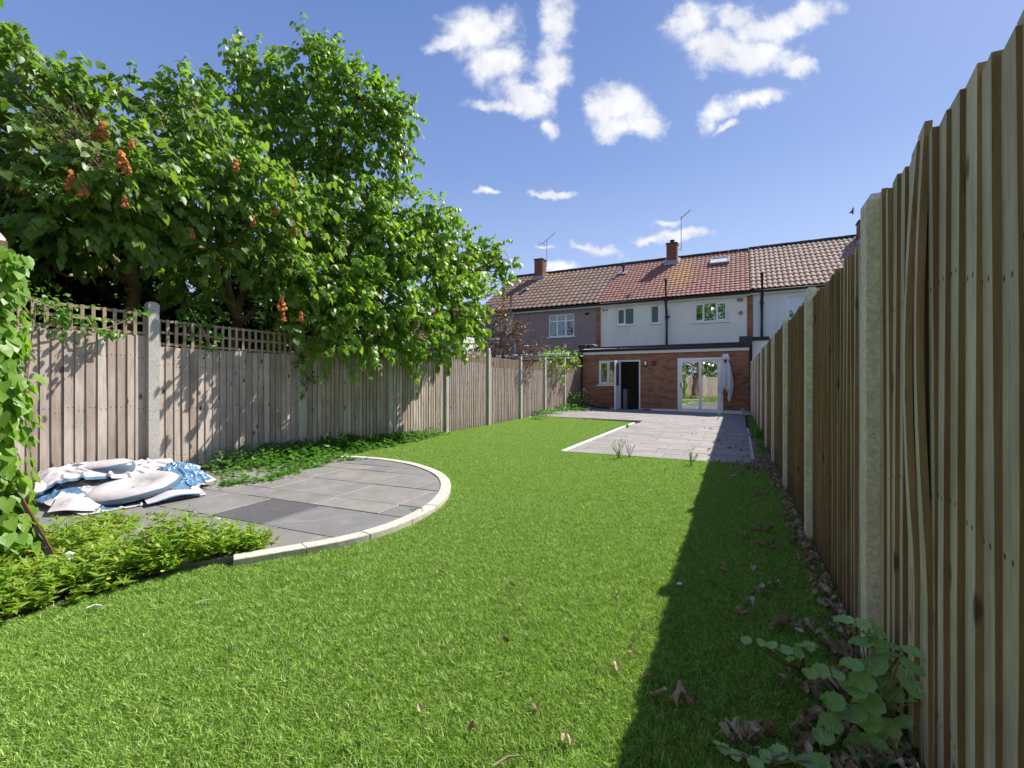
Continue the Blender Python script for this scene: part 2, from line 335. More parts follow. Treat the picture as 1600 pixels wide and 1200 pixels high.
# ------------------------------------------------------------------ mesh builder
class MB:
    def __init__(s): s.v = []; s.f = []; s.m = []
    def face(s, pts, mi=0):
        n = len(s.v); s.v += [tuple(p) for p in pts]; s.f.append(tuple(range(n, n + len(pts)))); s.m.append(mi)
    def box(s, x0, x1, y0, y1, z0, z1, mi=0, T=None):
        n = len(s.v)
        P = [(x0, y0, z0), (x1, y0, z0), (x1, y1, z0), (x0, y1, z0), (x0, y0, z1), (x1, y0, z1), (x1, y1, z1), (x0, y1, z1)]
        if T: P = [tuple(T @ Vector(p)) for p in P]
        s.v += P
        for q in ((0, 3, 2, 1), (4, 5, 6, 7), (0, 1, 5, 4), (1, 2, 6, 5), (2, 3, 7, 6), (3, 0, 4, 7)):
            s.f.append(tuple(n + i for i in q)); s.m.append(mi)
        return s
    def prism(s, poly, z0, z1, mi=0):
        """poly: ccw xy outline; z0/z1 numbers"""
        n = len(s.v); k = len(poly)
        s.v += [(x, y, z0) for x, y in poly] + [(x, y, z1) for x, y in poly]
        s.f.append(tuple(n + k + i for i in range(k))); s.m.append(mi)
        s.f.append(tuple(n + k - 1 - i for i in range(k))); s.m.append(mi)
        for i in range(k):
            j = (i + 1) % k; s.f.append((n + i, n + j, n + k + j, n + k + i)); s.m.append(mi)
        return s
    def tube(s, pts, radii, n=8, mi=0, cap=True):
        pts = [Vector(p) for p in pts]; base = len(s.v); K = len(pts)
        if not isinstance(radii, (list, tuple)): radii = [radii] * K
        up = Vector((0, 0, 1))
        for i, p in enumerate(pts):
            d = (pts[min(i + 1, K - 1)] - pts[max(i - 1, 0)]).normalized()
            a = d.cross(up); 
            if a.length < 1e-3: a = d.cross(Vector((1, 0, 0)))
            a.normalize(); b_ = d.cross(a)
            for j in range(n):
                t = 2 * math.pi * j / n
                s.v.append(tuple(p + (a * math.cos(t) + b_ * math.sin(t)) * radii[i]))
        for i in range(K - 1):
            for j in range(n):
                k = (j + 1) % n
                s.f.append((base + i * n + j, base + i * n + k, base + (i + 1) * n + k, base + (i + 1) * n + j)); s.m.append(mi)
        if cap:
            s.f.append(tuple(base + j for j in range(n))); s.m.append(mi)
            s.f.append(tuple(base + (K - 1) * n + n - 1 - j for j in range(n))); s.m.append(mi)
        return s
    def mesh(s, name, mats, smooth=False, origin=(0, 0, 0)):
        me = bpy.data.meshes.new(name)
        o = Vector(origin)
        me.from_pydata([(x - o.x, y - o.y, z - o.z) for x, y, z in s.v], [], s.f)
        for q in (mats if isinstance(mats, (list, tuple)) else [mats]): me.materials.append(q)
        me.polygons.foreach_set('material_index', s.m)
        if smooth: me.polygons.foreach_set('use_smooth', [True] * len(s.f))
        me.update(); return me
    def build(s, name, mats, parent=None, smooth=False):
        """vertices are in world space; the origin is put at the parent's own"""
        o = wloc(parent) if parent else Vector((0, 0, 0))
        me = s.mesh(name, mats, smooth, o)
        return link(name, me, parent)
def wloc(o):
    v = Vector((0, 0, 0))
    while o: v += o.location; o = o.parent
    return v
def link(name, data, parent=None, loc=(0, 0, 0), rot=None, scale=None):
    o = bpy.data.objects.new(name, data); col.objects.link(o); o.location = loc
    if parent: o.parent = parent
    if rot is not None: o.rotation_euler = rot
    if scale is not None: o.scale = scale
    return o
def tag(o, label=None, cat=None, group=None, kind=None):
    if label: o['label'] = label
    if cat: o['category'] = cat
    if group: o['group'] = group
    if kind: o['kind'] = kind
    return o
def thing(name, loc, label, cat, group=None):
    o = bpy.data.objects.new(name, None); col.objects.link(o); o.location = loc; o.empty_display_size = 0.2
    return tag(o, label, cat, group)
def bevel(o, w=0.004, seg=1):
    md = o.modifiers.new('bevel', 'BEVEL'); md.width = w; md.segments = seg; md.limit_method = 'ANGLE'; md.angle_limit = R(40)
def np_mesh(name, V, Fc, mats, mi=None, smooth=False):
    me = bpy.data.meshes.new(name)
    V = np.asarray(V, dtype=np.float32).reshape(-1, 3); Fc = np.asarray(Fc, dtype=np.int32)
    k = Fc.shape[1]
    me.vertices.add(len(V)); me.vertices.foreach_set('co', V.ravel())
    me.loops.add(Fc.size); me.loops.foreach_set('vertex_index', Fc.ravel())
    me.polygons.add(len(Fc)); me.polygons.foreach_set('loop_start', np.arange(0, Fc.size, k, dtype=np.int32))
    for q in (mats if isinstance(mats, (list, tuple)) else [mats]): me.materials.append(q)
    if mi is not None: me.polygons.foreach_set('material_index', np.asarray(mi, dtype=np.int32))
    if smooth: me.polygons.foreach_set('use_smooth', np.ones(len(Fc), dtype=bool))
    me.update(calc_edges=True); me.validate(); return me

# ------------------------------------------------------------------ world: Nishita sky with broken cloud
w = bpy.data.worlds.new('World'); scn.world = w; w.use_nodes = True
nt = NT(w.node_tree); bg = nt.n['Background']
sky = nt.node('ShaderNodeTexSky'); sky.sky_type = 'NISHITA'; sky.sun_disc = False
sky.sun_elevation = SUN_EL; sky.sun_rotation = SUN_AZ
sky.altitude = 0; sky.air_density = 1.0; sky.dust_density = 0.6; sky.ozone_density = 2.2
d = nt.node('ShaderNodeTexCoord').outputs['Generated']
fwd = Vector((-SP, CP, 0)); rgt = Vector((CP, SP, 0))      # a fixed north-west compass frame for the cloud field
fx = nt.math('MAXIMUM', nt.vm('DOT_PRODUCT', d, tuple(fwd)), 0.05)
ux = nt.math('DIVIDE', nt.vm('DOT_PRODUCT', d, tuple(rgt)), fx)
uz = nt.math('DIVIDE', nt.vm('DOT_PRODUCT', d, (0, 0, 1)), fx)
uv = nt.node('ShaderNodeCombineXYZ', inp={0: ux, 1: uz, 2: 0.0}).outputs[0]
wn = nt.node('ShaderNodeTexNoise'); nt.set(wn, 'Vector', uv); wn.inputs['Scale'].default_value = 7; wn.inputs['Detail'].default_value = 5; wn.inputs['Roughness'].default_value = 0.62
warp = nt.vm('SCALE', nt.vm('SUBTRACT', wn.outputs['Color'], (0.5, 0.5, 0.5)), scale=0.11)
uw = nt.vm('MULTIPLY', nt.vm('ADD', uv, warp), (1, 1, 0))
blobs = [(748, 45, 56, 40, 0), (705, 63, 40, 14, -10), (775, 105, 50, 38, 0), (805, 150, 42, 32, 0), (875, 40, 34, 50, 0), (858, 105, 28, 45, 0), (838, 165, 34, 30, 0),
         (775, 172, 45, 12, 10), (852, 205, 16, 18, 0),
         (975, 160, 48, 34, 0), (945, 165, 30, 34, 0), (1010, 190, 30, 20, 0), (960, 195, 36, 22, 0),
         (1075, 35, 34, 34, 0), (1110, 75, 44, 36, 0), (1180, 90, 66, 26, 0), (1200, 45, 70, 24, -8), (1270, 25, 46, 20, -15), (1245, 105, 26, 16, 0), (1150, 25, 50, 20, 0),
         (1125, 175, 36, 20, -20), (1185, 150, 44, 18, -25), (1140, 200, 24, 8, -15),
         (862, 298, 34, 6, 0), (762, 286, 22, 6, 0), (942, 388, 40, 10, 10), (1060, 372, 56, 10, 3), (1040, 352, 26, 7, 0), (868, 414, 34, 9, 0), (848, 384, 18, 5, 0), (1010, 372, 20, 6, 0), (915, 380, 18, 6, 0)]
dens = None
for (bx, by, rx, ry, ang) in blobs:
    cx, cz = (bx - 800) / F, (600 - by) / F
    mp = nt.node('ShaderNodeMapping', vector_type='TEXTURE'); nt.set(mp, 0, uw)
    mp.inputs['Location'].default_value = (cx, cz, 0); mp.inputs['Rotation'].default_value = (0, 0, -R(ang)); mp.inputs['Scale'].default_value = (rx * 1.14 / F, ry * 1.14 / F, 1)
    k = nt.math('SUBTRACT', 1.0, nt.vm('LENGTH', mp.outputs[0]))
    dens = k if dens is None else nt.math('SMOOTH_MAX', dens, k, 0.25)
front = nt.maprange(nt.vm('DOT_PRODUCT', d, tuple(fwd)), 0.1, 0.3)
fb = nt.noise(uv, 13, 10, 0.64, 0.25)
fb2 = nt.noise(uv, 9, 5, 0.5)
dn = nt.math('ADD', dens, nt.math('MULTIPLY', nt.math('SUBTRACT', fb, 0.5), 1.8))
cov = nt.math('MULTIPLY', nt.maprange(dn, -0.12, 0.72, 0, 1, True), front)
# scattered cumulus continues over the unseen sky, cover thickened to raise ambient light
dz = nt.math('MAXIMUM', nt.node('ShaderNodeSeparateXYZ', inp={0: d}).outputs[2], 0.06)
lay = nt.vm('DIVIDE', d, nt.node('ShaderNodeCombineXYZ', inp={0: dz, 1: dz, 2: dz}).outputs[0])
ln = nt.noise(lay, 1.1, 8, 0.6, 0.3)
rest = nt.math('MULTIPLY', nt.maprange(ln, 0.50, 0.66, 0, 1, True), nt.maprange(nt.vm('DOT_PRODUCT', d, tuple(fwd)), 0.45, 0.2))
cov = nt.math('MAXIMUM', cov, rest)
cov = nt.math('MULTIPLY', cov, 0.93)
shade = nt.math('ADD', nt.math('MULTIPLY', fb2, 0.5), nt.math('MULTIPLY', fb, 0.5))
ccol = nt.ramp(shade, [(0.36, (2.7, 2.8, 3.15)), (0.58, (3.8, 3.8, 3.85))])
el = nt.node('ShaderNodeSeparateXYZ', inp={0: d}).outputs[2]
grad = nt.ramp(nt.math('MAXIMUM', el, 0.0), [(0.0, (2.1, 2.5, 3.25)), (0.22, (1.35, 1.75, 2.85)), (0.42, (0.72, 1.10, 2.35)), (0.70, (0.36, 0.70, 1.8)), (1.0, (0.26, 0.55, 1.5))])
skyc = nt.mix(0.17, grad, sky.outputs[0])
fin = nt.mix(cov, skyc, ccol)
nt.set(bg, 'Color', fin); bg.inputs['Strength'].default_value = SKY_STRENGTH

# ------------------------------------------------------------------ ground
def gz(x, y):          # the garden rises a little towards the left corner of the house
    t = max(0.0, min(1.0, (y - 9) / 9)); t = t * t * (3 - 2 * t)
    return 0.12 * t * max(0.0, min(1.0, -x / 6.2))
g = MB(); g.face([(-400, -400, -0.06), (400, -400, -0.06), (400, 600, -0.06), (-400, 600, -0.06)])
tag(g.build('ground', M['far_ground']), kind='structure')

XL = -6.2
def xr(y): return 0.485 - 0.0079 * y
# outline of the round terrace (outer kerb), measured on site, smoothed to a closed curve
ZT = 0.05
arc_px = [(432, 858), (520, 851), (600, 836), (650, 815), (690, 788), (700, 765), (692, 744), (660, 729), (620, 719), (560, 713), (490, 713)]
arc = [on_ground(*p, ZT).xy for p in arc_px]
def catmull(P, n=6):
    out = []
    for i in range(len(P) - 1):
        p0 = P[max(i - 1, 0)]; p1 = P[i]; p2 = P[i + 1]; p3 = P[min(i + 2, len(P) - 1)]
        for k in range(n):
            t = k / n
            out.append(0.5 * ((2 * p1) + (p2 - p0) * t + (2 * p0 - 5 * p1 + 4 * p2 - p3) * t * t + (3 * p1 - p0 - 3 * p2 + p3) * t ** 3))
    out.append(P[-1]); return out
# least squares circle so the kerb is truly round
A_ = np.array([[2 * p.x, 2 * p.y, 1] for p in arc]); b_ = np.array([p.x ** 2 + p.y ** 2 for p in arc])
sol = np.linalg.lstsq(A_, b_, rcond=None)[0]; CC = Vector((sol[0], sol[1])); CR = math.sqrt(sol[2] + CC.x ** 2 + CC.y ** 2)
a0 = math.atan2(arc[0].y - CC.y, arc[0].x - CC.x) - 0.12; a1 = math.atan2(XL + 0.2 - XL, 0) + 0.35
a1 = math.atan2(math.sqrt(max(0.01, CR ** 2 - (XL + 0.05 - CC.x) ** 2)), XL + 0.05 - CC.x)
def circ(r, a): return (CC.x + r * math.cos(a), CC.y + r * math.sin(a))
blend = []
NA = 60
dl = catmull([Vector(p) for p in arc], 6)
def outer(a):   # circle pulled towards the surveyed outline
    best = min(dl, key=lambda p: abs(math.atan2(math.sin(math.atan2(p.y - CC.y, p.x - CC.x) - a), math.cos(math.atan2(p.y - CC.y, p.x - CC.x) - a))))
    return 0.5 * ((best - CC).length) + 0.5 * CR
angs = [a0 + (a1 - a0) * i / NA for i in range(NA + 1)]
rads = [outer(a) for a in angs]
for _ in range(8): rads = [rads[0]] + [(rads[i - 1] + rads[i] * 2 + rads[i + 1]) / 4 for i in range(1, NA)] + [rads[-1]]
kerb_out = [circ(r, a) for r, a in zip(rads, angs)]
KW = 0.11
kerb_in = [circ(r - KW, a) for r, a in zip(rads, angs)]

# lawn outline (counter-clockwise)
lawn_poly = [(-3.35, -3.6), (xr(-3.6), -3.6), (xr(1.0), 1.0), (xr(7.2) - 0.0, 7.22), (-2.62, 7.24), (-2.80, 13.36), (-4.7, 13.72), (XL + 0.04, 13.9), (XL + 0.04, kerb_out[-1][1] + 0.02)]
lawn_poly += [p for p in reversed(kerb_out)]
lawn_poly += [(-3.0, 1.7), (-3.1, 1.2), (-3.15, 0.8), (-3.3, 0.0)]
bm = bmesh.new()
bm.faces.new([bm.verts.new((x, y, 0.0)) for x, y in lawn_poly])
bmesh.ops.triangulate(bm, faces=bm.faces[:])
for i in range(-14, 57):
    bmesh.ops.bisect_plane(bm, geom=bm.verts[:] + bm.edges[:] + bm.faces[:], plane_co=(0, i * 0.25, 0), plane_no=(0, 1, 0))
for i in range(-25, 3):
    bmesh.ops.bisect_plane(bm, geom=bm.verts[:] + bm.edges[:] + bm.faces[:], plane_co=(i * 0.25, 0, 0), plane_no=(1, 0, 0))
for v in bm.verts: v.co.z = gz(v.co.x, v.co.y) + 0.004
me = bpy.data.meshes.new('lawn'); bm.to_mesh(me); bm.free(); me.materials.append(M['turf_base'])
att = me.attributes.new('dens', 'FLOAT', 'POINT')
vals = []
for v in me.vertices:
    D = max(1.2, -v.co.x * SP + v.co.y * CP)
    vals.append(0.02 if v.co.y < -0.6 else min(1.0, (3.6 / D) ** 1.1))
att.data.foreach_set('value', vals)
lawn = link('lawn', me); tag(lawn, kind='structure')
# turf pile: small tufts of blades spread over the lawn sheet
def tuft_mesh(idx):
    r = np.random.default_rng(100 + idx); V = []; Fc = []
    for i in range(30):
        a = r.uniform(0, 6.283); rad = 0.036 * math.sqrt(r.uniform(0, 1)); x = rad * math.cos(a); y = rad * math.sin(a)
        h = r.uniform(0.012, 0.026); wd = r.uniform(0.0011, 0.0020); t = r.uniform(0, 6.283)
        lean = r.uniform(0.3, 1.6) * h; la = r.uniform(0, 6.283)
        dx, dy = math.cos(t) * wd, math.sin(t) * wd; lx, ly = math.cos(la) * lean, math.sin(la) * lean
        n = len(V)
        V += [(x - dx, y - dy, 0), (x + dx, y + dy, 0), (x + dx * .8 + lx * .35, y + dy * .8 + ly * .35, h * .6), (x - dx * .8 + lx * .35, y - dy * .8 + ly * .35, h * .6), (x + lx, y + ly, h)]
        Fc += [(n, n + 1, n + 2), (n, n + 2, n + 3), (n + 3, n + 2, n + 4)]
    return np_mesh('turf_tuft', V, Fc, M['grass_blade'])
tufts = bpy.data.collections.new('turf_tufts')
for i in range(6): tufts.objects.link(bpy.data.objects.new('turf_tuft', tuft_mesh(i)))
turf = link('turf_pile', me.copy()); tag(turf, 'bright green artificial turf blades covering the lawn', 'grass', kind='stuff')
ng = bpy.data.node_groups.new('turf', 'GeometryNodeTree')
ng.interface.new_socket('Geometry', in_out='INPUT', socket_type='NodeSocketGeometry'); ng.interface.new_socket('Geometry', in_out='OUTPUT', socket_type='NodeSocketGeometry')
N = ng.nodes; L = ng.links
gi = N.new('NodeGroupInput'); go = N.new('NodeGroupOutput')
dp = N.new('GeometryNodeDistributePointsOnFaces'); na = N.new('GeometryNodeInputNamedAttribute'); na.data_type = 'FLOAT'; na.inputs['Name'].default_value = 'dens'
mm = N.new('ShaderNodeMath'); mm.operation = 'MULTIPLY'; mm.inputs[1].default_value = 2500
L.new(gi.outputs[0], dp.inputs['Mesh']); L.new(na.outputs[0], mm.inputs[0]); L.new(mm.outputs[0], dp.inputs['Density'])
ci = N.new('GeometryNodeCollectionInfo'); ci.inputs['Collection'].default_value = tufts; ci.inputs['Separate Children'].default_value = True; ci.inputs['Reset Children'].default_value = True
ip = N.new('GeometryNodeInstanceOnPoints'); ip.inputs['Pick Instance'].default_value = True
L.new(dp.outputs['Points'], ip.inputs['Points']); L.new(ci.outputs[0], ip.inputs['Instance'])
rv = N.new('FunctionNodeRandomValue'); rv.data_type = 'FLOAT_VECTOR'; rv.inputs[0].default_value = (-0.12, -0.12, 0); rv.inputs[1].default_value = (0.12, 0.12, 6.283)
L.new(rv.outputs[0], ip.inputs['Rotation'])
rs = N.new('FunctionNodeRandomValue'); rs.data_type = 'FLOAT'; rs.inputs[2].default_value = 0.8; rs.inputs[3].default_value = 1.25
L.new(rs.outputs[1], ip.inputs['Scale']); L.new(ip.outputs[0], go.inputs[0])
md = turf.modifiers.new('turf', 'NODES'); md.node_group = ng

# soil bed and strip along the fences
sb = MB(); sb.prism([(-6.15, -3.6), (-3.35, -3.6), (-3.3, 0), (-3.15, 0.8), (-3.1, 1.2), (-3.0, 1.7), (-2.95, 2.0), (-3.8, 2.0), (-6.15, 1.2)], -0.05, 0.012)
tag(sb.build('planting_bed', M['soil']), kind='structure')

# ------------------------------------------------------------------ round slate terrace
tb = MB(); pin = [p for p in kerb_in]
base_poly = [p for p in kerb_in] + [(XL + 0.03, kerb_in[-1][1]), (XL + 0.03, 1.0), (-4.2, 1.0)]
tb.prism(base_poly, -0.05, 0.030); ter = tb.build('terrace', M['joint']); tag(ter, kind='structure')
# kerb blocks
seg = 4; i = 0
while i < NA:
    j = min(NA, i + seg); gap = 0.004
    po = kerb_out[i:j + 1]; pi_ = kerb_in[i:j + 1]
    po = [Vector(p) for p in po]; pi_ = [Vector(p) for p in pi_]
    d0 = (po[1] - po[0]).normalized() * gap; po[0] = po[0] + d0; pi_[0] = pi_[0] + d0
    poly = [tuple(p) for p in po] + [tuple(p) for p in reversed(pi_)]
    kb = MB(); kb.prism(poly, -0.05, 0.062 + random.uniform(-.002, .002)); o = kb.build('kerb_block', M['kerb'], ter); bevel(o, 0.006, 2)
    i = j
# slabs: irregular courses parallel to the surveyed dark slab
def clip(poly, a, b, c):     # keep a*x+b*y<=c
    out = []
    for i in range(len(poly)):
        p, q = poly[i], poly[(i + 1) % len(poly)]
        dp_, dq = a * p[0] + b * p[1] - c, a * q[0] + b * q[1] - c
        if dp_ <= 0: out.append(p)
        if dp_ * dq < 0:
            t = dp_ / (dp_ - dq); out.append((p[0] + (q[0] - p[0]) * t, p[1] + (q[1] - p[1]) * t))
    return out
def in_convex_arc(poly):     # clip to the kerb's inner edge
    for k in range(0, NA, 2):
        p = kerb_in[k]; q = kerb_in[min(k + 2, NA)]
        ex, ey = q[0] - p[0], q[1] - p[1]; nx, ny = ey, -ex
        l = math.hypot(nx, ny); nx /= l; ny /= l
        poly = clip(poly, nx, ny, nx * p[0] + ny * p[1] - 0.003)
        if len(poly) < 3: return []
    return poly
def area(p): return abs(sum(p[i][0] * p[(i + 1) % len(p)][1] - p[(i + 1) % len(p)][0] * p[i][1] for i in range(len(p)))) / 2
ang = R(3); ca, sa = math.cos(ang), math.sin(ang)
O = Vector((-4.0, 2.28))     # corner of the dark slab
def loc2w(u, v): return (O.x + u * ca - v * sa, O.y + u * sa + v * ca)
rs_ = random.Random(5)
rows = []; v = -0.0
hs_up = [0.60, 0.30, 0.60, 0.60, 0.30, 0.60, 0.60]; hs_dn = [0.42, 0.60, 0.60]
v0 = 0
for h in hs_up: rows.append((v0, h)); v0 += h
v0 = 0
for h in hs_dn: rows.append((v0 - h, h)); v0 -= h
for (vv, h) in rows:
    u = 0.0 if vv == 0 else rs_.uniform(-0.5, 0.1)
    us = [u]
    while us[-1] < 2.4: us.append(us[-1] + (0.64 if (vv == 0 and len(us) == 1) else rs_.choice([0.6, 0.75, 0.9, 0.45])))
    while us[0] > -2.6: us.insert(0, us[0] - rs_.choice([0.6, 0.75, 0.9, 0.45]))
    for ua, ub in zip(us[:-1], us[1:]):
        gp = 0.005
        poly = [loc2w(ua + gp, vv + gp), loc2w(ub - gp, vv + gp), loc2w(ub - gp, vv + h - gp), loc2w(ua + gp, vv + h - gp)]
        poly = clip(poly, -1, 0, -(XL + 0.04)); 
        if len(poly) >= 3: poly = clip(poly, 0, -1, -1.05)
        if len(poly) >= 3: poly = in_convex_arc(poly)
        if len(poly) < 3 or area(poly) < 0.004: continue
        sl = MB(); sl.prism(poly, 0.0, 0.048 + rs_.uniform(-0.002, 0.002))
        dark = (vv == 0 and abs(ua) < 0.01)
        o = sl.build('slab', M['slate_dark'] if dark else M['slate'], ter); bevel(o, 0.003)
        if dark: o['label'] = 'darker slate slab near the middle of the terrace'

# ------------------------------------------------------------------ paved patio by the house
pm = MB()
def patquad(x0, x1, y0, y1, z, mb):
    P = [(x0, y0), (x1, y0), (x1, y1), (x0, y1)]
    n = len(mb.v)
    mb.v += [(x, y, -0.05) for x, y in P] + [(x, y, z + gz(x, y)) for x, y in P]
    for q in ((3, 2, 1, 0), (4, 5, 6, 7), (0, 1, 5, 4), (1, 2, 6, 5), (2, 3, 7, 6), (3, 0, 4, 7)): mb.f.append(tuple(n + i for i in q)); mb.m.append(0)
XP0, XP1 = -2.62, 0.14
y = 7.24
while y < 19.05:
    y2 = min(19.05, y + 0.9); patquad(XP0 - 0.0, XP1, y, y2, 0.006, pm); y = y2
for (xa, xb) in ((-4.4, XP0), (XL + 0.02, -4.4)):
    y = 13.9
    while y < 19.05:
        y2 = min(19.05, y + 0.9); patquad(xa, xb, y, y2, 0.006, pm); y = y2
pat = pm.build('patio', M['joint']); tag(pat, kind='structure')
rp = random.Random(3)
y = 7.24; ri = 0
while y < 19.0:
    h = 0.30 if ri % 3 else 0.45
    y2 = min(19.06, y + h)
    xs0 = XP0 + 0.0 if y < 13.6 else XL + 0.03
    x = xs0 - rp.uniform(0, 0.5); first = True
    while x < XP1:
        x2 = x + rp.choice([0.6, 0.6, 0.9, 0.45])
        a, b2 = max(x, xs0), min(x2, XP1)
        if b2 - a > 0.06:
            q = MB(); gp = 0.004; patquad(a + gp, b2 - gp, y + gp, y2 - gp, 0.02 + rp.uniform(-.0015, .0015), q)
            o = q.build('slab', M['paver'], pat)
        x = x2
    y = y2; ri += 1
# pale edging strip along the left side of the patio and its right side
e = MB(); P = [(-2.70, 7.20), (-2.62, 7.20), (-2.80 + .08, 13.4), (-2.80 - .02, 13.4)]
e.prism(P, -0.05, 0.035); o = e.build('edging', M['white'], pat)
e = MB(); e.box(XP1 + 0.003, XP1 + 0.05, 7.7, 13, -0.05, 0.03); e.build('edging', M['kerb'], pat)

# gravel and litter strip beside the right fence
gb = MB(); gb.prism([(XP1 + .05, 7.25), (xr(7.2), 7.2), (xr(19), 19.0), (XP1 + .05, 19.0)], -0.05, 0.01)
tag(gb.build('gravel_strip', M['soil']), kind='structure')

# ------------------------------------------------------------------ fences
def board_mesh(name, wd, h, mats, flip, seed, warp=0.004, thick=0.019):
    """feather edged board: thick edge at local y=0 facing the viewer's end, thin edge at y=wd; flip=+1 faces +x, -1 faces -x"""
    r = random.Random(seed); n = 7; mb = MB()
    ph = r.uniform(0, 6); am = r.uniform(0.2, 1) * warp; tw = r.uniform(-1, 1) * warp
    slant = r.uniform(-0.008, 0.008)
    for i in range(n):
        t = i / (n - 1); z = h * t
        bx = am * math.sin(ph + t * 3.5); by = tw * math.sin(t * 3.1)
        o0 = 0.006 + bx; 
        pts = [(o0, by), (o0 + thick, by), (0.004 + 0.006 + bx * .4, wd + by), (0.001 + bx * .4, wd + by)]
        for k, (x, y) in enumerate(pts): mb.v.append((flip * x, y, z + (slant * (1 if k > 1 else 0) if i == n - 1 else 0)))
    for i in range(n - 1):
        a = i * 4; c = a + 4
        for k in range(4):
            l = (k + 1) % 4
            q = (a + k, a + l, c + l, c + k)
            if flip < 0: q = q[::-1]
            mb.f.append(q); mb.m.append(1 if k == 0 else 0)
    t = (n - 1) * 4; q = (t, t + 1, t + 2, t + 3); mb.f.append(q if flip > 0 else q[::-1]); mb.m.append(1)
    return mb.mesh(name, mats)
def post_mesh(name, h, mat, wx=0.10, wy=0.11):
    mb = MB(); c = 0.018
    x, y = wx / 2, wy / 2
    rings = [(-0.05, x, y), (h - 0.03, x, y), (h, x - c, y - c)]
    for z, a, b in rings: mb.v += [(-a, -b, z), (a, -b, z), (a, b, z), (-a, b, z)]
    for i in range(2):
        for k in range(4):
            l = (k + 1) % 4; mb.f.append((i * 4 + k, i * 4 + l, i * 4 + 4 + l, i * 4 + 4 + k)); mb.m.append(0)
    mb.f.append((8, 9, 10, 11)); mb.m.append(0)
    return mb.mesh(name, mat)

lf = thing('left_fence', (XL, 8, 0), 'tall weathered board fence with concrete posts and trellis topping on the left', 'fence'); lf.name = 'garden_fence'
# bays: y0, y1, board base, board top, trellis top, style
posts_l = [(-3.1, 2.05), (-1.1, 2.05), (0.87, 2.05), (2.88, 2.11), (4.89, 2.03), (6.91, 1.98), (8.86, 2.11), (10.86, 2.13), (12.89, 2.01), (14.87, 2.08), (16.89, 2.14)]
bays = [(-3.1, -1.1, .05, 1.7, 1.98), (-1.1, .87, .05, 1.7, 1.98), (.87, 2.88, .05, 1.71, 1.985), (2.88, 4.89, .08, 1.60, 1.925), (4.89, 6.91, .1, 1.635, 1.93), (6.91, 8.86, .04, 1.68, 2.0),
        (8.86, 10.86, .02, 1.72, 2.0), (10.86, 12.89, .02, 1.62, 1.89), (12.89, 14.87, .02, 1.63, 1.88), (14.87, 16.89, .08, 1.66, 1.88), (16.89, 19.0, .12, 1.62, 1.80)]
pml = {}
for (yy, h) in posts_l:
    o = link('post', post_mesh('post', h, M['concrete_l']), lf, Vector((XL + 0.02, yy, 0)) - lf.location)
bl = {}
def get_board(key, *a):
    if key not in bl: bl[key] = [board_mesh('board', *a, seed=s_ * 13 + hash(str(key)) % 5) for s_ in range(7)]
    return random.choice(bl[key])
for bi, (ya, yb, zb, zt, tt) in enumerate(bays):
    near = bi < 6; pitch = 0.0895 if near else 0.091
    mats = [M['board_near'], M['board_near_edge']] if near else [M['board_far'], M['board_near_edge']]
    y0 = ya + 0.055; y1 = yb - 0.055
    n = int(round((y1 - y0) / pitch)); pt = (y1 - y0) / n
    for k in range(n):
        mesh_ = get_board(('l', near), 0.118, 1.6, mats, +1)
        y = y0 + k * pt
        if k == n - 1: y -= 0.02
        dzb = random.uniform(-0.008, 0.008)
        o = link('board', mesh_, lf, Vector((XL, y, zb)) - lf.location, (random.uniform(-.004, .004), 0, 0), (1, 1, (zt - zb + dzb) / 1.6))
    # rails behind
    rl = MB()
    for z in (0.35, 0.95, 1.45): rl.box(XL - 0.05, XL - 0.001, y0, y1, z, z + 0.07)
    rl.build('rail', M['trellis'], lf)
    # trellis: verticals and cross slats
    sp = 0.092 if bi < 5 else (0.10 if bi == 5 else 0.085)
    n = max(6, int((y1 - y0) / sp))
    vs = MB(); vs.box(0, 0.012, -0.0165, 0.0165, 0, tt - zt - 0.002); vmesh = vs.mesh('trellis_slat', M['trellis'])
    for k in range(n + 1):
        yy = y0 + 0.018 + (y1 - y0 - 0.036) * k / n
        link('trellis_slat', vmesh, lf, Vector((XL + 0.010 + 0.002, yy, zt + 0.001)) - lf.location, (random.uniform(-.01, .01), 0, 0))
    nh = 3 if bi < 6 else 4
    hm_ = MB(); hm_.box(-0.008, 0.002, -(y1 - y0) / 2, (y1 - y0) / 2, -0.014, 0.014); hmesh = hm_.mesh('trellis_slat', M['trellis'])
    for k in range(nh):
        z = zt + 0.03 + (tt - zt - 0.05) * k / (nh - 1)
        link('trellis_slat', hmesh, lf, Vector((XL + 0.008, (y0 + y1) / 2, z)) - lf.location)

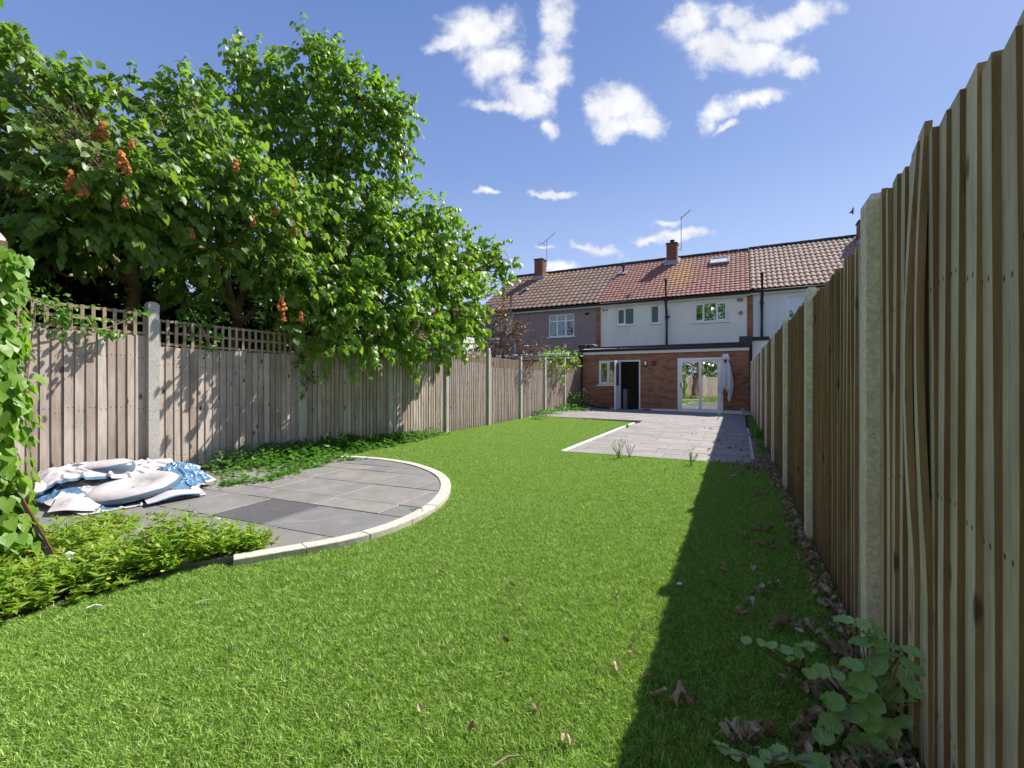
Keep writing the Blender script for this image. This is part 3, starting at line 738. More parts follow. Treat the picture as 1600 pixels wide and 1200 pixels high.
rf = thing('garden_fence', (0.48, 8, 0), 'tall brown feather edge board fence running close along the right side of the lawn', 'fence')
rposts = [(-3.0, 1.9), (-1.25, 1.92), (0.52, 1.92), (2.27, 1.90), (3.99, 1.86), (5.74, 1.88), (7.55, 1.90), (9.3, 1.90), (11.05, 1.92), (12.8, 1.93), (14.6, 1.94), (16.35, 1.95), (18.1, 1.96)]
for (yy, h) in rposts:
    o = link('post', post_mesh('post', h, M['concrete'], 0.075, 0.10), rf, Vector((xr(yy) + 0.012, yy, 0)) - rf.location)
rtops = [(-3.0, 1.85), (-1.25, 1.85), (.52, 1.86), (2.27, 1.775), (3.99, 1.81), (5.74, 1.85), (7.55, 1.86), (9.3, 1.88), (11.05, 1.89), (12.8, 1.9), (14.6, 1.91), (16.35, 1.92), (18.1, 1.93), (19.0, 1.93)]
for i in range(len(rtops) - 1):
    ya, top = rtops[i]; yb = rtops[i + 1][0]; y0 = ya + 0.05; y1 = yb - 0.05
    pt0 = 0.083; n = int(round((y1 - y0) / pt0)); pt = (y1 - y0) / n
    for k in range(n):
        y = y0 + k * pt + random.uniform(-.004, .004)
        if y < -0.4 and False: continue
        mesh_ = get_board(('r',), 0.112, 1.8, [M['board_right'], M['board_right_edge']], -1)
        if k == n - 1: y -= 0.012
        z = -0.01; hh = top - z + random.uniform(-0.022, 0.018)
        o = link('board', mesh_, rf, Vector((xr(y) + 0.028, y, z)) - rf.location, (random.uniform(-.004, .004), 0, 0), (1, 1, hh / 1.8))
    rl = MB()
    for z in (0.30, 0.95, 1.50): rl.box(xr(ya) + 0.030, xr(ya) + 0.075, y0, y1, z, z + 0.07)
    rl.build('rail', M['board_right_edge'], rf)
# two warped boards that have sprung away beside the near post
def sprung(y, h, a, bow, ph):
    mb = MB(); n = 16; wd = 0.10
    for i in range(n):
        t = i / (n - 1); z = 0.05 + h * t
        k = bow * math.sin(max(0, t - 0.3) / 0.7 * math.pi * ph); bx = -abs(k) - 0.006; by = a * t + k * 0.8
        x = xr(y) + 0.022
        for px_, py_ in ((x + bx, y + by), (x + bx - 0.018, y + by), (x + bx * .6 - 0.008, y + wd + by), (x + bx * .6, y + wd + by)): mb.v.append((px_, py_, z))
    for i in range(n - 1):
        a_ = i * 4; c_ = a_ + 4
        for k in range(4):
            l = (k + 1) % 4; mb.f.append((a_ + k, c_ + k, c_ + l, a_ + l)); mb.m.append(1 if k == 0 else 0)
    t = (n - 1) * 4; mb.f.append((t, t + 3, t + 2, t + 1)); mb.m.append(1)
    o = mb.build('board', [M['board_right'], M['board_right_edge']], rf); o['label'] = 'warped board bowing out of line beside the near post'
sprung(1.78, 1.82, -0.035, 0.022, 1.0); sprung(1.66, 1.85, 0.03, 0.018, 1.0)

# ------------------------------------------------------------------ buildings
def wall_quads(mb, x0, x1, z0, z1, Y, holes, depth=0.10, mi=0):
    xs = sorted({x0, x1, *[h[0] for h in holes], *[h[1] for h in holes]}); zs = sorted({z0, z1, *[h[2] for h in holes], *[h[3] for h in holes]})
    for a, b in zip(xs[:-1], xs[1:]):
        for c, d_ in zip(zs[:-1], zs[1:]):
            mx, mz = (a + b) / 2, (c + d_) / 2
            if any(h[0] < mx < h[1] and h[2] < mz < h[3] for h in holes): continue
            mb.face([(a, Y, c), (b, Y, c), (b, Y, d_), (a, Y, d_)], mi)
    for (a, b, c, d_) in holes:
        Y2 = Y + depth
        mb.face([(a, Y, c), (b, Y, c), (b, Y2, c), (a, Y2, c)], mi); mb.face([(a, Y, d_), (a, Y2, d_), (b, Y2, d_), (b, Y, d_)], mi)
        mb.face([(a, Y, c), (a, Y2, c), (a, Y2, d_), (a, Y, d_)], mi); mb.face([(b, Y, c), (b, Y, d_), (b, Y2, d_), (b, Y2, c)], mi)
def bricks(mb, x0, x1, z0, z1, Y, holes, proud=0.006, bw=0.215, bh=0.065, j=0.010, yback=0.0):
    z = z0; r = 0
    while z < z1 - 0.02:
        zt = min(z + bh, z1); x = x0 - (0.1125 if r % 2 else 0)
        while x < x1:
            a, b = max(x, x0), min(x + bw, x1)
            segs = [(a, b)]
            for h in holes:
                if zt > h[2] + 0.01 and z < h[3] - 0.01:
                    ns = []
                    for (p, q) in segs:
                        if q <= h[0] or p >= h[1]: ns.append((p, q))
                        else:
                            if p < h[0]: ns.append((p, h[0]))
                            if q > h[1]: ns.append((h[1], q))
                    segs = ns
            for (p, q) in segs:
                if q - p > 0.02:
                    pr = proud + random.uniform(-.0015, .0015)
                    mb.box(p, q, Y - pr, Y + 0.001 + yback, z, zt)
            x += bw + j
        z += bh + j; r += 1
def window(parent, x0, x1, z0, z1, Y, muls=(), transom=None, glass='glass', sill=True, label=None, fw=0.055, sashes=()):
    """frame mesh is the window part; panes and sill are its pieces. Y = wall face; the frame is set back"""
    yf = Y + 0.045
    fr = MB(); fd = 0.06
    fr.box(x0, x1, yf, yf + fd, z0, z0 + fw); fr.box(x0, x1, yf, yf + fd, z1 - fw, z1)
    fr.box(x0, x0 + fw, yf, yf + fd, z0 + fw, z1 - fw); fr.box(x1 - fw, x1, yf, yf + fd, z0 + fw, z1 - fw)
    for m_ in muls: fr.box(m_ - fw * .6, m_ + fw * .6, yf, yf + fd, z0 + fw, z1 - fw)
    xs = [x0 + fw] + [m_ for m_ in muls] + [x1 - fw]
    if transom is not None:
        for a, b in zip(xs[:-1], xs[1:]):
            a_ = a + (0 if a == xs[0] else fw * .6); b_2 = b - (0 if b == xs[-1] else fw * .6)
            fr.box(a_, b_2, yf, yf + fd, transom - fw * .5, transom + fw * .5)
    for si in sashes:          # an opening sash stands proud of the frame
        a, b = xs[si], xs[si + 1]; s_ = 0.045; ys = yf - 0.018
        for bx in ((a - .01, b + .01, z0 + fw - .01, z0 + fw + s_), (a - .01, b + .01, z1 - fw - s_, z1 - fw + .01)): fr.box(bx[0], bx[1], ys, yf - 0.001, bx[2], bx[3])
        fr.box(a - .01, a + s_, ys, yf - 0.001, z0 + fw + s_, z1 - fw - s_); fr.box(b - s_, b + .01, ys, yf - 0.001, z0 + fw + s_, z1 - fw - s_)
    o = fr.build('window', M['upvc'], parent); bevel(o, 0.004)
    if label: o['label'] = label
    zz = [z0 + fw] + ([transom] if transom is not None else []) + [z1 - fw]
    for a, b in zip(xs[:-1], xs[1:]):
        for c, d_ in zip(zz[:-1], zz[1:]):
            gl = MB(); gl.box(a, b, yf + 0.03, yf + 0.036, c, d_); gl.build('pane', M[glass], o)
    if sill:
        s = MB(); s.box(x0 - 0.07, x1 + 0.07, Y - 0.05, Y + 0.04, z0 - 0.055, z0 - 0.003); s.build('sill', M['white'], o)
    return o
def tiles(mb, x0, x1, yE, zE, yR, zR, tw, tl, amp, mi=0):
    """interlocking roof tiles with a curved section, course over course up the slope"""
    L_ = math.hypot(yR - yE, zR - zE); sy, sz = (yR - yE) / L_, (zR - zE) / L_; ny, nz = -sz, sy
    nc = int(round(L_ / tl)); tl = L_ / nc; nx = int(round((x1 - x0) / tw)); tw = (x1 - x0) / nx
    prof = [(0, 0.0), (.12, .35), (.28, 1.0), (.5, 1.25), (.72, 1.0), (.88, .3), (1.0, 0.0)]
    for c in range(nc):
        for i in range(nx):
            jx = random.uniform(-.002, .002); jz = random.uniform(-.004, .004)
            n = len(mb.v)
            for (s0, lift) in ((c * tl - 0.03, 0.036), ((c + 1) * tl, 0.006)):
                for (px_, pz_) in prof:
                    x = x0 + (i + px_ * 0.985) * tw + jx; h = lift + pz_ * amp + jz
                    mb.v.append((x, yE + sy * s0 + ny * h, zE + sz * s0 + nz * h))
            k = len(prof)
            for q in range(k - 1): mb.f.append((n + q, n + q + 1, n + k + q + 1, n + k + q)); mb.m.append(mi)
            # butt edge
            for (px_, pz_) in prof:
                x = x0 + (i + px_ * 0.985) * tw + jx; h = 0.008 + pz_ * amp * 0.8 + jz
                s0 = c * tl - 0.03
                mb.v.append((x, yE + sy * s0 + ny * h, zE + sz * s0 + nz * h))
            for q in range(k - 1): mb.f.append((n + 2 * k + q, n + 2 * k + q + 1, n + q + 1, n + q)); mb.m.append(mi)
YE, ZE, YR, ZR = 21.62, 5.10, 25.9, 7.9
YW = 21.9
def chimney(parent, x0, x1, y0, y1, ztop, pot=False):
    rz = lambda y: ZE + (ZR - ZE) * (min(y, 2 * YR - y) - YE) / (YR - YE)
    mb = MB(); mb.box(x0, x1, y0, y1, rz(y0) - 0.3, ztop)
    bricks(mb, x0 + 0.005, x1 - 0.005, rz(y0) - 0.25, ztop - 0.01, y0, [], 0.006)
    o = mb.build('chimney', M['chimney_brick'], parent)
    c = MB(); c.box(x0 - .03, x1 + .03, y0 - .03, y1 + .03, ztop + 0.002, ztop + 0.07)
    if pot: c.tube([((x0 + x1) / 2, (y0 + y1) / 2, ztop + .07), ((x0 + x1) / 2, (y0 + y1) / 2, ztop + .22)], 0.10, 10); c.tube([((x0 + x1) / 2, (y0 + y1) / 2, ztop + .225), ((x0 + x1) / 2, (y0 + y1) / 2, ztop + .27)], 0.13, 10)
    c.build('chimney_cap', M['felt'], o)
    f = MB(); k = (ZR - ZE) / (YR - YE)
    ya = y0 - 0.16
    z0_ = rz(ya) + .085; z1_ = rz(y0) + 0.085
    f.face([(x0 - .12, ya, z0_), (x1 + .12, ya, z0_), (x1 + .04, y0 - .02, z1_ + .10), (x0 - .04, y0 - .02, z1_ + .10)])
    f.box(x0 - .025, x1 + .025, y0 - .022, y0 - .008, z1_ - .05, z1_ + .16)
    f.face([(x1 + .02, ya + .1, z0_), (x1 + .16, ya + .1, z0_), (x1 + .16, YR, ZR + .09), (x1 + .02, YR, ZR + .14)])
    f.face([(x0 - .16, ya + .1, z0_), (x0 - .02, ya + .1, z0_), (x0 - .02, YR, ZR + .14), (x0 - .16, YR, ZR + .09)])
    f.build('flashing', M['lead'], o)
    return o
def aerial(parent, x, y, z0, z1, kind):
    mb = MB(); mb.tube([(x, y, z0), (x, y, z1)], 0.018, 6)
    if kind == 0:      # boom rising to the right with short elements and a reflector
        a = Vector((x - .30, y - .05, z1 - .22)); b = Vector((x + .42, y + .3, z1 + .45))
        mb.tube([a, b], 0.016, 5)
        for t in (.25, .4, .5, .6, .7, .8, .9, 1): 
            p = a.lerp(b, t); mb.tube([p + Vector((.10, -.2, 0)) * .45, p - Vector((.10, -.2, 0)) * .45], 0.008, 4)
        for t in (-.12, -.04, .04, .12): mb.tube([a + Vector((-.12, -.2, t)), a + Vector((.12, .2, t))], 0.009, 4)
        for t in (-1, 1): mb.tube([a + Vector((.1 * t, .18 * t, -.14)), a + Vector((.1 * t, .18 * t, .14))], 0.008, 4)
    else:
        a = Vector((x - .02, y, z1 - .1)); b = Vector((x + .42, y + .3, z1 + .36))
        mb.tube([a, b], 0.022, 5)
        for t in (.1, .25, .4, .55, .7, .85, 1):
            p = a.lerp(b, t); mb.tube([p + Vector((.05, -.12, 0)), p - Vector((.05, -.12, 0))], 0.008, 4)
    for zz in (z0 + .08, z0 + .38): mb.tube([(x, y, zz), (x - .28, y - .02, zz)], 0.012, 5)
    return mb.build('aerial', M['galv'], parent)

def house(label, x0, x1, wallmat, tmat, holes, tw, tl, amp, roof_x0=None, roof_x1=None, zj=0.0):
    h = thing('terraced_house', ((x0 + x1) / 2, YW, 0), label, 'house')
    rx0 = x0 if roof_x0 is None else roof_x0; rx1 = x1 if roof_x1 is None else roof_x1
    mb = MB(); wall_quads(mb, x0, x1, 0, 5.0, YW, holes, 0.12)
    mb.face([(x0, YW, 0), (x0, YW + 8, 0), (x0, YW + 8, 5.0), (x0, YR, ZR - .12), (x0, YW, 5.0)]); mb.face([(x1, YW, 0), (x1, YW, 5.0), (x1, YR, ZR - .12), (x1, YW + 8, 5.0), (x1, YW + 8, 0)])
    mb.face([(x0, YW + 8, 0), (x1, YW + 8, 0), (x1, YW + 8, 5.0), (x0, YW + 8, 5.0)])
    o = mb.build('wall', wallmat, h)
    r = MB()
    zr = ZR + zj; ze = ZE + zj
    r.face([(rx0, YE, ze - .01), (rx1, YE, ze - .01), (rx1, YR, zr - .01), (rx0, YR, zr - .01)]); r.face([(rx0, YR, zr - .01), (rx1, YR, zr - .01), (rx1, 2 * YR - YE, ze - .01), (rx0, 2 * YR - YE, ze - .01)])
    ro = r.build('roof', M['felt'], h)
    t = MB(); tiles(t, rx0 + .01, rx1 - .01, YE, ze, YR, zr, tw, tl, amp); to = t.build('roof_tiles', tmat, ro, smooth=False); tag(to, kind='stuff')
    rd = MB(); n = int((rx1 - rx0) / 0.42)
    for i in range(n):
        a = rx0 + (rx1 - rx0) * i / n; b = rx0 + (rx1 - rx0) * (i + 1) / n
        rd.tube([(a, YR, zr + .035 + (i % 2) * .006), (b - .012, YR, zr + .035 + (i % 2) * .006)], 0.10, 8)
    tag(rd.build('ridge_tiles', M['felt'] if tmat is not M['tile_brown'] else M['felt'], ro, smooth=False), kind='stuff')
    g_ = MB(); g_.box(x0, x1, YE + 0.13, YE + 0.16, 4.90 + zj, 5.06 + zj); g_.box(x0, x1, YE + .16, YW - .002, 4.92 + zj, 4.95 + zj); g_.build('fascia', M['white'], h)
    gt = MB(); gt.tube([(x0, YE + 0.05, 5.02 + zj), (x1, YE + 0.05, 5.02 + zj)], 0.058, 8); gt.build('gutter', M['black'], h, smooth=True)
    return h, ro
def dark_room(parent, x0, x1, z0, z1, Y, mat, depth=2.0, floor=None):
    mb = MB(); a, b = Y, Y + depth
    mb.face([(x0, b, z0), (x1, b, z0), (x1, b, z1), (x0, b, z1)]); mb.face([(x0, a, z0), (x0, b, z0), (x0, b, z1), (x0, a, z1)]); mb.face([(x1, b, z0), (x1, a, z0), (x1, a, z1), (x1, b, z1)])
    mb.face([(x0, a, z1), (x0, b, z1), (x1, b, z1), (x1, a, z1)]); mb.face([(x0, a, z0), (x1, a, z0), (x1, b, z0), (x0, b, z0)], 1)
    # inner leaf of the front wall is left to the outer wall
    return mb.build('room', [mat, floor or mat], parent)

# --- middle house
XB0, XB1 = -6.24, 0.36
hb_holes = [(-5.36, -4.50, 3.97, 4.80), (-3.77, -3.36, 3.97, 4.82), (-1.87, -0.50, 3.90, 4.77)]
hB, roofB = house('middle terraced house with red tiled roof, cream rendered wall and brick extension', XB0, XB1, M['render_cream'], M['tile_red'], hb_holes, 0.20, 0.285, 0.018)
window(hB, *hb_holes[0][:2], *hb_holes[0][2:], YW, muls=(-4.96,), glass='frosted', sashes=(0,))
window(hB, *hb_holes[1][:2], *hb_holes[1][2:], YW, glass='frosted', fw=0.06)
window(hB, *hb_holes[2][:2], *hb_holes[2][2:], YW, muls=(-1.47, -0.93), glass='glass', sashes=(0, 2))
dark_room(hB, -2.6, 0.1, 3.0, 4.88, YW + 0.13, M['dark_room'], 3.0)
# brick piers on the party lines
for (a, b) in ((-6.34, -6.13), (0.255, 0.475)):
    p = MB(); p.box(a, b, YW - 0.03, YW - 0.001, 2.6, 4.98); bricks(p, a + .002, b - .002, 2.6, 4.97, YW - 0.03, [], 0.005)
    p.build('brick_pier', [M['brick']], hB)
# soil pipe
sp_ = MB(); X = -3.02
sp_.tube([(X, YW - .12, 2.62), (X, YW - .12, 4.25), (X, YW - .16, 4.45), (X, YE - .10, 4.8), (X, YE - .10, 5.9)], 0.055, 8)
sp_.tube([(X, YW - .12, 4.15), (X, YW - .12, 4.26)], 0.075, 8); sp_.tube([(X, YE - .1, 5.86), (X, YE - .1, 5.93)], 0.07, 8); sp_.tube([(X - .0, YW - .12, 4.2), (X + .13, YW - .1, 4.24)], 0.045, 6)
sp_.tube([(X, YE - .10, 4.84), (X, YE - .10, 4.94)], 0.072, 8)
sp_.build('soil_pipe', M['black'], hB, smooth=True)
v_ = MB(); v_.box(-0.13, 0.10, YW - .025, YW - .001, 4.70, 4.84)
for k in range(3): v_.box(-0.12, 0.09, YW - .035, YW - .026, 4.72 + k * .04, 4.735 + k * .04)
v_.build('air_vent', M['vent_grey'], hB)
v_ = MB(); v_.tube([(0.01, YW - .03, 4.21), (0.01, YW - .001, 4.21)], 0.085, 16); v_.tube([(0.01, YW - .04, 4.21), (0.01, YW - .031, 4.21)], 0.05, 12); v_.build('round_vent', M['vent_grey'], hB)
v_ = MB(); v_.box(-6.05, -5.90, YW - .02, YW - .001, 4.72, 4.80); v_.box(-5.86, -5.78, YW - .02, YW - .001, 4.72, 4.80); v_.build('air_vent', M['vent_grey'], hB)
chB = chimney(hB, -3.50, -2.98, 25.15, 25.75, 8.52, pot=True)
aerial(hB, -2.80, 25.5, 8.2, 10.0, 1)
# lead clad vent pipe on the roof
vp = MB(); c0 = on_y(974, 420, 24.7); zz = ZE + (ZR - ZE) * (24.7 - YE) / (YR - YE)
vp.tube([(c0.x, 24.7, zz), (c0.x, 24.7, zz + .38)], 0.06, 8); vp.tube([(c0.x, 24.7, zz + .38), (c0.x, 24.7, zz + .44)], 0.10, 8); vp.tube([(c0.x, 24.7, zz + .44), (c0.x, 24.7, zz + .62)], [0.06, 0.03], 8)
vp.build('roof_vent', M['black'], roofB)
vp = MB(); vp.face([(c0.x - .28, 24.45, zz - .05), (c0.x + .28, 24.45, zz - .05), (c0.x + .2, 24.85, zz + .22), (c0.x - .2, 24.85, zz + .22)]); vp.build('flashing', M['lead'], roofB)
# roof window
kx = (ZR - ZE) / (YR - YE)
rw = MB(); T = Matrix.Translation((-0.92, 24.75, ZE + kx * (24.75 - YE) + .075)) @ Matrix.Rotation(math.atan(kx), 4, 'X')
rw.box(-.44, .44, -.36, -.29, 0, .09, 0, T); rw.box(-.44, .44, .29, .36, 0, .09, 0, T); rw.box(-.44, -.37, -.289, .289, 0, .09, 0, T); rw.box(.37, .44, -.289, .289, 0, .09, 0, T)
o = rw.build('roof_window', M['lead'], hB)
gl = MB(); gl.box(-.37, .37, -.29, .29, 0.02, .06, 0, T); gl.build('pane', M['skyglass'], o)

# --- brick extension of the middle house
YX = 19.1; X0, X1 = -6.2, 0.335; ZX = 2.42
eh = [(-5.44, -4.585, 1.12, 2.15), (-4.585, -3.68, 0.10, 2.15), (-2.23, -0.59, 0.03, 2.17)]
ex = MB(); wall_quads(ex, X0, X1, -0.05, ZX, YX, eh, 0.14, 0)
exo = ex.build('extension', M['mortar'], hB)
side = MB(); side.box(X0 - .001, X0 + .2, YX + .001, YW - .002, -0.05, ZX); side.box(X1 - .2, X1 + .001, YX + .001, YW - .002, -0.05, ZX); side.build('side_wall', M['brick'], exo)
br = MB(); bricks(br, X0, X1, 0.15, ZX, YX, eh, 0.006); tag(br.build('bricks', M['brick'], exo), kind='stuff')
pl = MB()
for (a, b) in ((X0, -4.60), (-3.66, -2.25), (-0.57, X1)): pl.box(a, b, YX - .035, YX - .0005, -0.05, 0.145)
pl.build('plinth', M['white'], exo)
rfm = MB(); rfm.box(X0 - .03, X1 + .05, YX - .11, YW - .003, 2.52, 2.60); rfm.box(X0 - .03, X1 + .05, YX - .12, YX - .02, 2.56, 2.72)
rfm.box(X1 - .38, X1 + .06, YX - .10, YX + .5, 2.72, 2.93); rfm.box(X0 - .12, X0 + .22, YX - .10, YX + .5, 2.722, 2.84)
rfm.build('flat_roof', M['felt'], exo)
gt = MB(); gt.tube([(X0 - .03, YX - .17, 2.60), (X1 + .05, YX - .17, 2.57)], 0.055, 8); gt.build('gutter', M['black'], exo, smooth=True)
fa = MB(); fa.box(X0 - .02, X1 + .03, YX - .09, YX - .0075, 2.405, 2.515); fa.build('fascia', M['white'], exo)
cp = MB(); cp.box(X0 - .05, X0 + .5, YX + .05, YX + .9, 2.842, 2.88); cp.build('coping', M['concrete_l'], exo)
window(hB, -5.44, -4.60, 1.12, 2.15, YX, muls=(-5.02,), glass='glass', fw=0.06, sashes=(0,))
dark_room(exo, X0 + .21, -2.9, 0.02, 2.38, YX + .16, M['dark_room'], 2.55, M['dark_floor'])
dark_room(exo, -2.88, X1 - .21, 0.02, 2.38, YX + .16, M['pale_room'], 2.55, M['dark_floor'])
# white worktop unit and rail seen through the open door
un = MB(); un.box(-4.50, -4.36, YX + .5, YX + 1.1, .03, .93); un.build('kitchen_unit', M['pale_room'], exo)
un = MB(); un.tube([(-4.3, YX + 1.6, 1.0), (-3.3, YX + 1.6, 1.0)], .012, 6); un.tube([(-3.85, YX + 1.6, .03), (-3.85, YX + 1.6, 1.0)], .012, 6); un.build('handrail', M['galv'], exo)
# door frame and open door leaf
df = MB(); y0_, y1_ = YX + .03, YX + .10
df.box(-4.58, -4.52, y0_, y1_, .10, 2.15); df.box(-3.745, -3.68, y0_, y1_, .10, 2.15); df.box(-4.52, -3.745, y0_, y1_, 2.085, 2.15); df.box(-4.62, -3.66, YX - .04, y1_, .035, .10)
df.build('door_frame', M['upvc'], hB)
dr = MB(); hx, hy = -4.53, YX - .005; T = Matrix.Translation((hx, hy, 0.11)) @ Matrix.Rotation(R(-92), 4, 'Z')
wd = .80
dr.box(0, wd, 0, .05, 0, .12, 0, T); dr.box(0, wd, 0, .05, 1.90, 2.0, 0, T); dr.box(0, .11, 0, .05, .12, 1.90, 0, T); dr.box(wd - .11, wd, 0, .05, .12, 1.90, 0, T)
dr.box(.11, wd - .11, 0, .05, .85, .97, 0, T); dr.box(.11, wd - .11, .012, .04, .12, .85, 0, T)
do = dr.build('door', M['upvc'], hB); bevel(do, 0.004); do['label'] = 'white back door standing open'
gl = MB(); gl.box(.11, wd - .11, .02, .03, .97, 1.90, 0, T); gl.build('pane', M['glass'], do)
hd = MB(); hd.box(wd - .09, wd - .05, -.012, 0, .88, 1.12, 0, T); hd.box(wd - .2, wd - .06, -.045, -.03, 1.03, 1.05, 0, T); hd.build('handle', M['galv'], do)
# sliding patio door
sf = MB(); a, b = -2.23, -0.59; zb, zt_ = 0.03, 2.17; ya_, yb_ = YX - .02, YX + .12
sf.box(a, b, ya_, yb_, zb, zb + .06); sf.box(a, b, ya_, yb_, zt_ - .09, zt_); sf.box(a, a + .075, ya_, yb_, zb + .06, zt_ - .09); sf.box(b - .12, b, ya_, yb_, zb + .06, zt_ - .09)
sdo = sf.build('patio_door', M['upvc'], hB); bevel(sdo, 0.004)
def leaf_frame(xa, xb, y):
    m_ = MB(); fw = .085
    m_.box(xa, xb, y, y + .05, zb + .06, zb + .15); m_.box(xa, xb, y, y + .05, zt_ - .17, zt_ - .09); m_.box(xa, xa + fw, y, y + .05, zb + .15, zt_ - .17); m_.box(xb - fw, xb, y, y + .05, zb + .15, zt_ - .17)
    o = m_.build('sliding_sash', M['upvc'], sdo); 
    g2 = MB(); g2.box(xa + fw, xb - fw, y + .02, y + .028, zb + .15, zt_ - .17); g2.build('pane', M['glass_door'], sdo)
leaf_frame(-2.155, -1.36, YX + .00); leaf_frame(-1.44, -0.71, YX + .056)
hd = MB(); hd.box(-2.12, -2.09, YX - .03, YX - .001, 1.0, 1.2); hd.build('handle', M['black'], sdo)
# pendant bulbs
def bulb(parent, p, r=0.035):
    bm = bmesh.new(); bmesh.ops.create_icosphere(bm, subdivisions=2, radius=r); me = bpy.data.meshes.new('pendant_bulb'); bm.to_mesh(me); bm.free(); me.materials.append(M['bulb'])
    return link('pendant_bulb', me, parent, Vector(p) - wloc(parent))
for p in ((1100, 567), (1108, 569), (1114, 571)): bulb(exo, on_y(*p, 20.9))
bulb(hB, on_y(1113, 482, 22.9), 0.045)
# wall light
wl = MB(); c0 = on_y(1009, 568, YX); wl.box(c0.x - .065, c0.x + .065, YX - .05, YX - .008, c0.z - .13, c0.z + .13); o = wl.build('wall_light', M['black'], hB); bevel(o, .02, 3)
wl = MB(); wl.box(c0.x - .042, c0.x + .042, YX - .09, YX - .051, c0.z - .07, c0.z + .10); o2 = wl.build('lens', M['white'], o); bevel(o2, .015, 3)
c0 = on_y(1022, 568, YX)
v_ = MB(); v_.box(c0.x - .11, c0.x + .11, YX - .02, YX - .001, c0.z - .105, c0.z + .105)
for i in range(5):
    for j in range(4): v_.box(c0.x - .09 + i * .038, c0.x - .066 + i * .038, YX - .026, YX - .021, c0.z - .08 + j * .042, c0.z - .055 + j * .042)
v_.build('air_brick', M['vent'], exo)
for (px, py) in ((1160.5, 641), (913.5, 609)):
    c0 = on_y(px, py, YX); v_ = MB(); v_.tube([(c0.x, YX - .10, c0.z), (c0.x, YX - .005, c0.z)], .07, 14); v_.tube([(c0.x - .02, YX - .13, c0.z - .02), (c0.x, YX - .10, c0.z)], .055, 14); v_.build('vent_outlet', M['white'], exo, smooth=True)
# downpipes
dpm = MB(); dpm.tube([(X0 + .06, YX - .13, 2.55), (X0 + .06, YX - .13, .42), (X0 + .16, YX - .16, .30), (X0 + .8, YX - .2, .16), (X0 + 1.3, YX - .22, .13)], .036, 8); dpm.build('downpipe', M['black'], exo, smooth=True)
dpm = MB(); dpm.tube([(X1 + .0, YX - .09, 2.55), (X1 + .0, YX - .09, .05)], .045, 8); dpm.build('downpipe', M['black'], exo, smooth=True)

# --- left neighbour
XA0 = -12.9
wa = [(-8.88, -7.49, 3.57, 4.72), (-11.30, -10.97, 3.95, 4.80), (-12.35, -11.62, 3.62, 4.80)]
hA, roofA = house('left terraced house with brown pantiles and mauve pebbledash wall', XA0, XB0 - .001, M['pebbledash'], M['tile_brown'], wa, 0.27, 0.42, 0.032, roof_x0=-13.05)
window(hA, *wa[0][:2], *wa[0][2:], YW, muls=(-8.42, -7.95), transom=4.38, glass='glass_net')
window(hA, *wa[1][:2], *wa[1][2:], YW, transom=4.46, glass='glass_net', fw=.05)
window(hA, *wa[2][:2], *wa[2][2:], YW, transom=4.46, glass='glass_net')
# leaded bars and net curtains
for (a, b, c, d_) in wa:
    cu = MB(); n = 40
    for i in range(n):
        xa = a + (b - a) * i / n; xb = a + (b - a) * (i + 1) / n
        cu.face([(xa, YW + .20 + .02 * (i % 2), c), (xb, YW + .20 + .02 * ((i + 1) % 2), c), (xb, YW + .20 + .02 * ((i + 1) % 2), d_), (xa, YW + .20 + .02 * (i % 2), d_)])
    cu.build('curtain', M['curtain'], hA)
    bars = MB(); k = a + .1
    while k < b - .05: bars.box(k, k + .008, YW + .066, YW + .074, c + .06, d_ - .06); k += .15
    z = c + .15
    while z < d_ - .05: bars.box(a + .06, b - .06, YW + .0665, YW + .0735, z, z + .008); z += .19
    bars.build('leaded_bars', M['white'], hA)
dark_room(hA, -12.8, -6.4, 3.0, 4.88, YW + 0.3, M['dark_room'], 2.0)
v_ = MB(); v_.box(-6.92, -6.72, YW - .02, YW - .001, 4.58, 4.70); v_.build('air_vent', M['vent_dark'], hA)
sp_ = MB(); sp_.tube([(-10.74, YW - .1, 2.3), (-10.74, YW - .1, 4.45)], .085, 8); sp_.tube([(-10.80, YW - .12, 4.4), (-10.86, YE - .12, 4.7), (-10.86, YE - .12, 6.0)], .055, 8)
sp_.build('flue_pipe', M['galv'], hA, smooth=True)
chA = chimney(hA, -11.12, -10.60, 25.15, 25.75, 8.62)
aerial(hA, -10.45, 25.5, 8.2, 9.85, 0)
for (px, py) in ((822, 455), (764, 464)):
    r_ = ray(px, py); k = kx; t = (ZE - YE * k - CAM_H) / (r_.z - k * r_.y); p = Vector((r_.x * t, r_.y * t, CAM_H + r_.z * t))
    v_ = MB(); v_.box(p.x - .13, p.x + .13, p.y - .18, p.y + .1, p.z + .04, p.z + .16); v_.build('roof_vent', M['concrete_l'], roofA)
vg = MB(); vg.face([(-13.07, YE, ZE), (-13.07, YR, ZR), (-13.07, YR, ZR - .16), (-13.07, YE, ZE - .16)]); vg.box(-13.12, -13.04, YE - .02, YE + .01, ZE - .12, ZE + .02); vg.build('verge', M['white'], roofA)
# its own low extension behind the fence
xa = MB(); xa.box(-12.9, X0 - .012, YX - .2, YW - .004, 0, 2.25); exa = xa.build('extension', M['brick'], hA)
xa = MB(); xa.box(-12.95, X0 - .03, YX - .3, YW - .005, 2.34, 2.42); xa.build('flat_roof', M['felt'], exa)
xa = MB(); xa.tube([(-10.2, YX - .42, 2.42), (X0 - .45, YX - .42, 2.44)], .075, 10); xa.box(-12.9, X0 - .05, YX - .34, YX - .205, 2.255, 2.335); xa.build('awning_case', M['white'], exa, smooth=False)

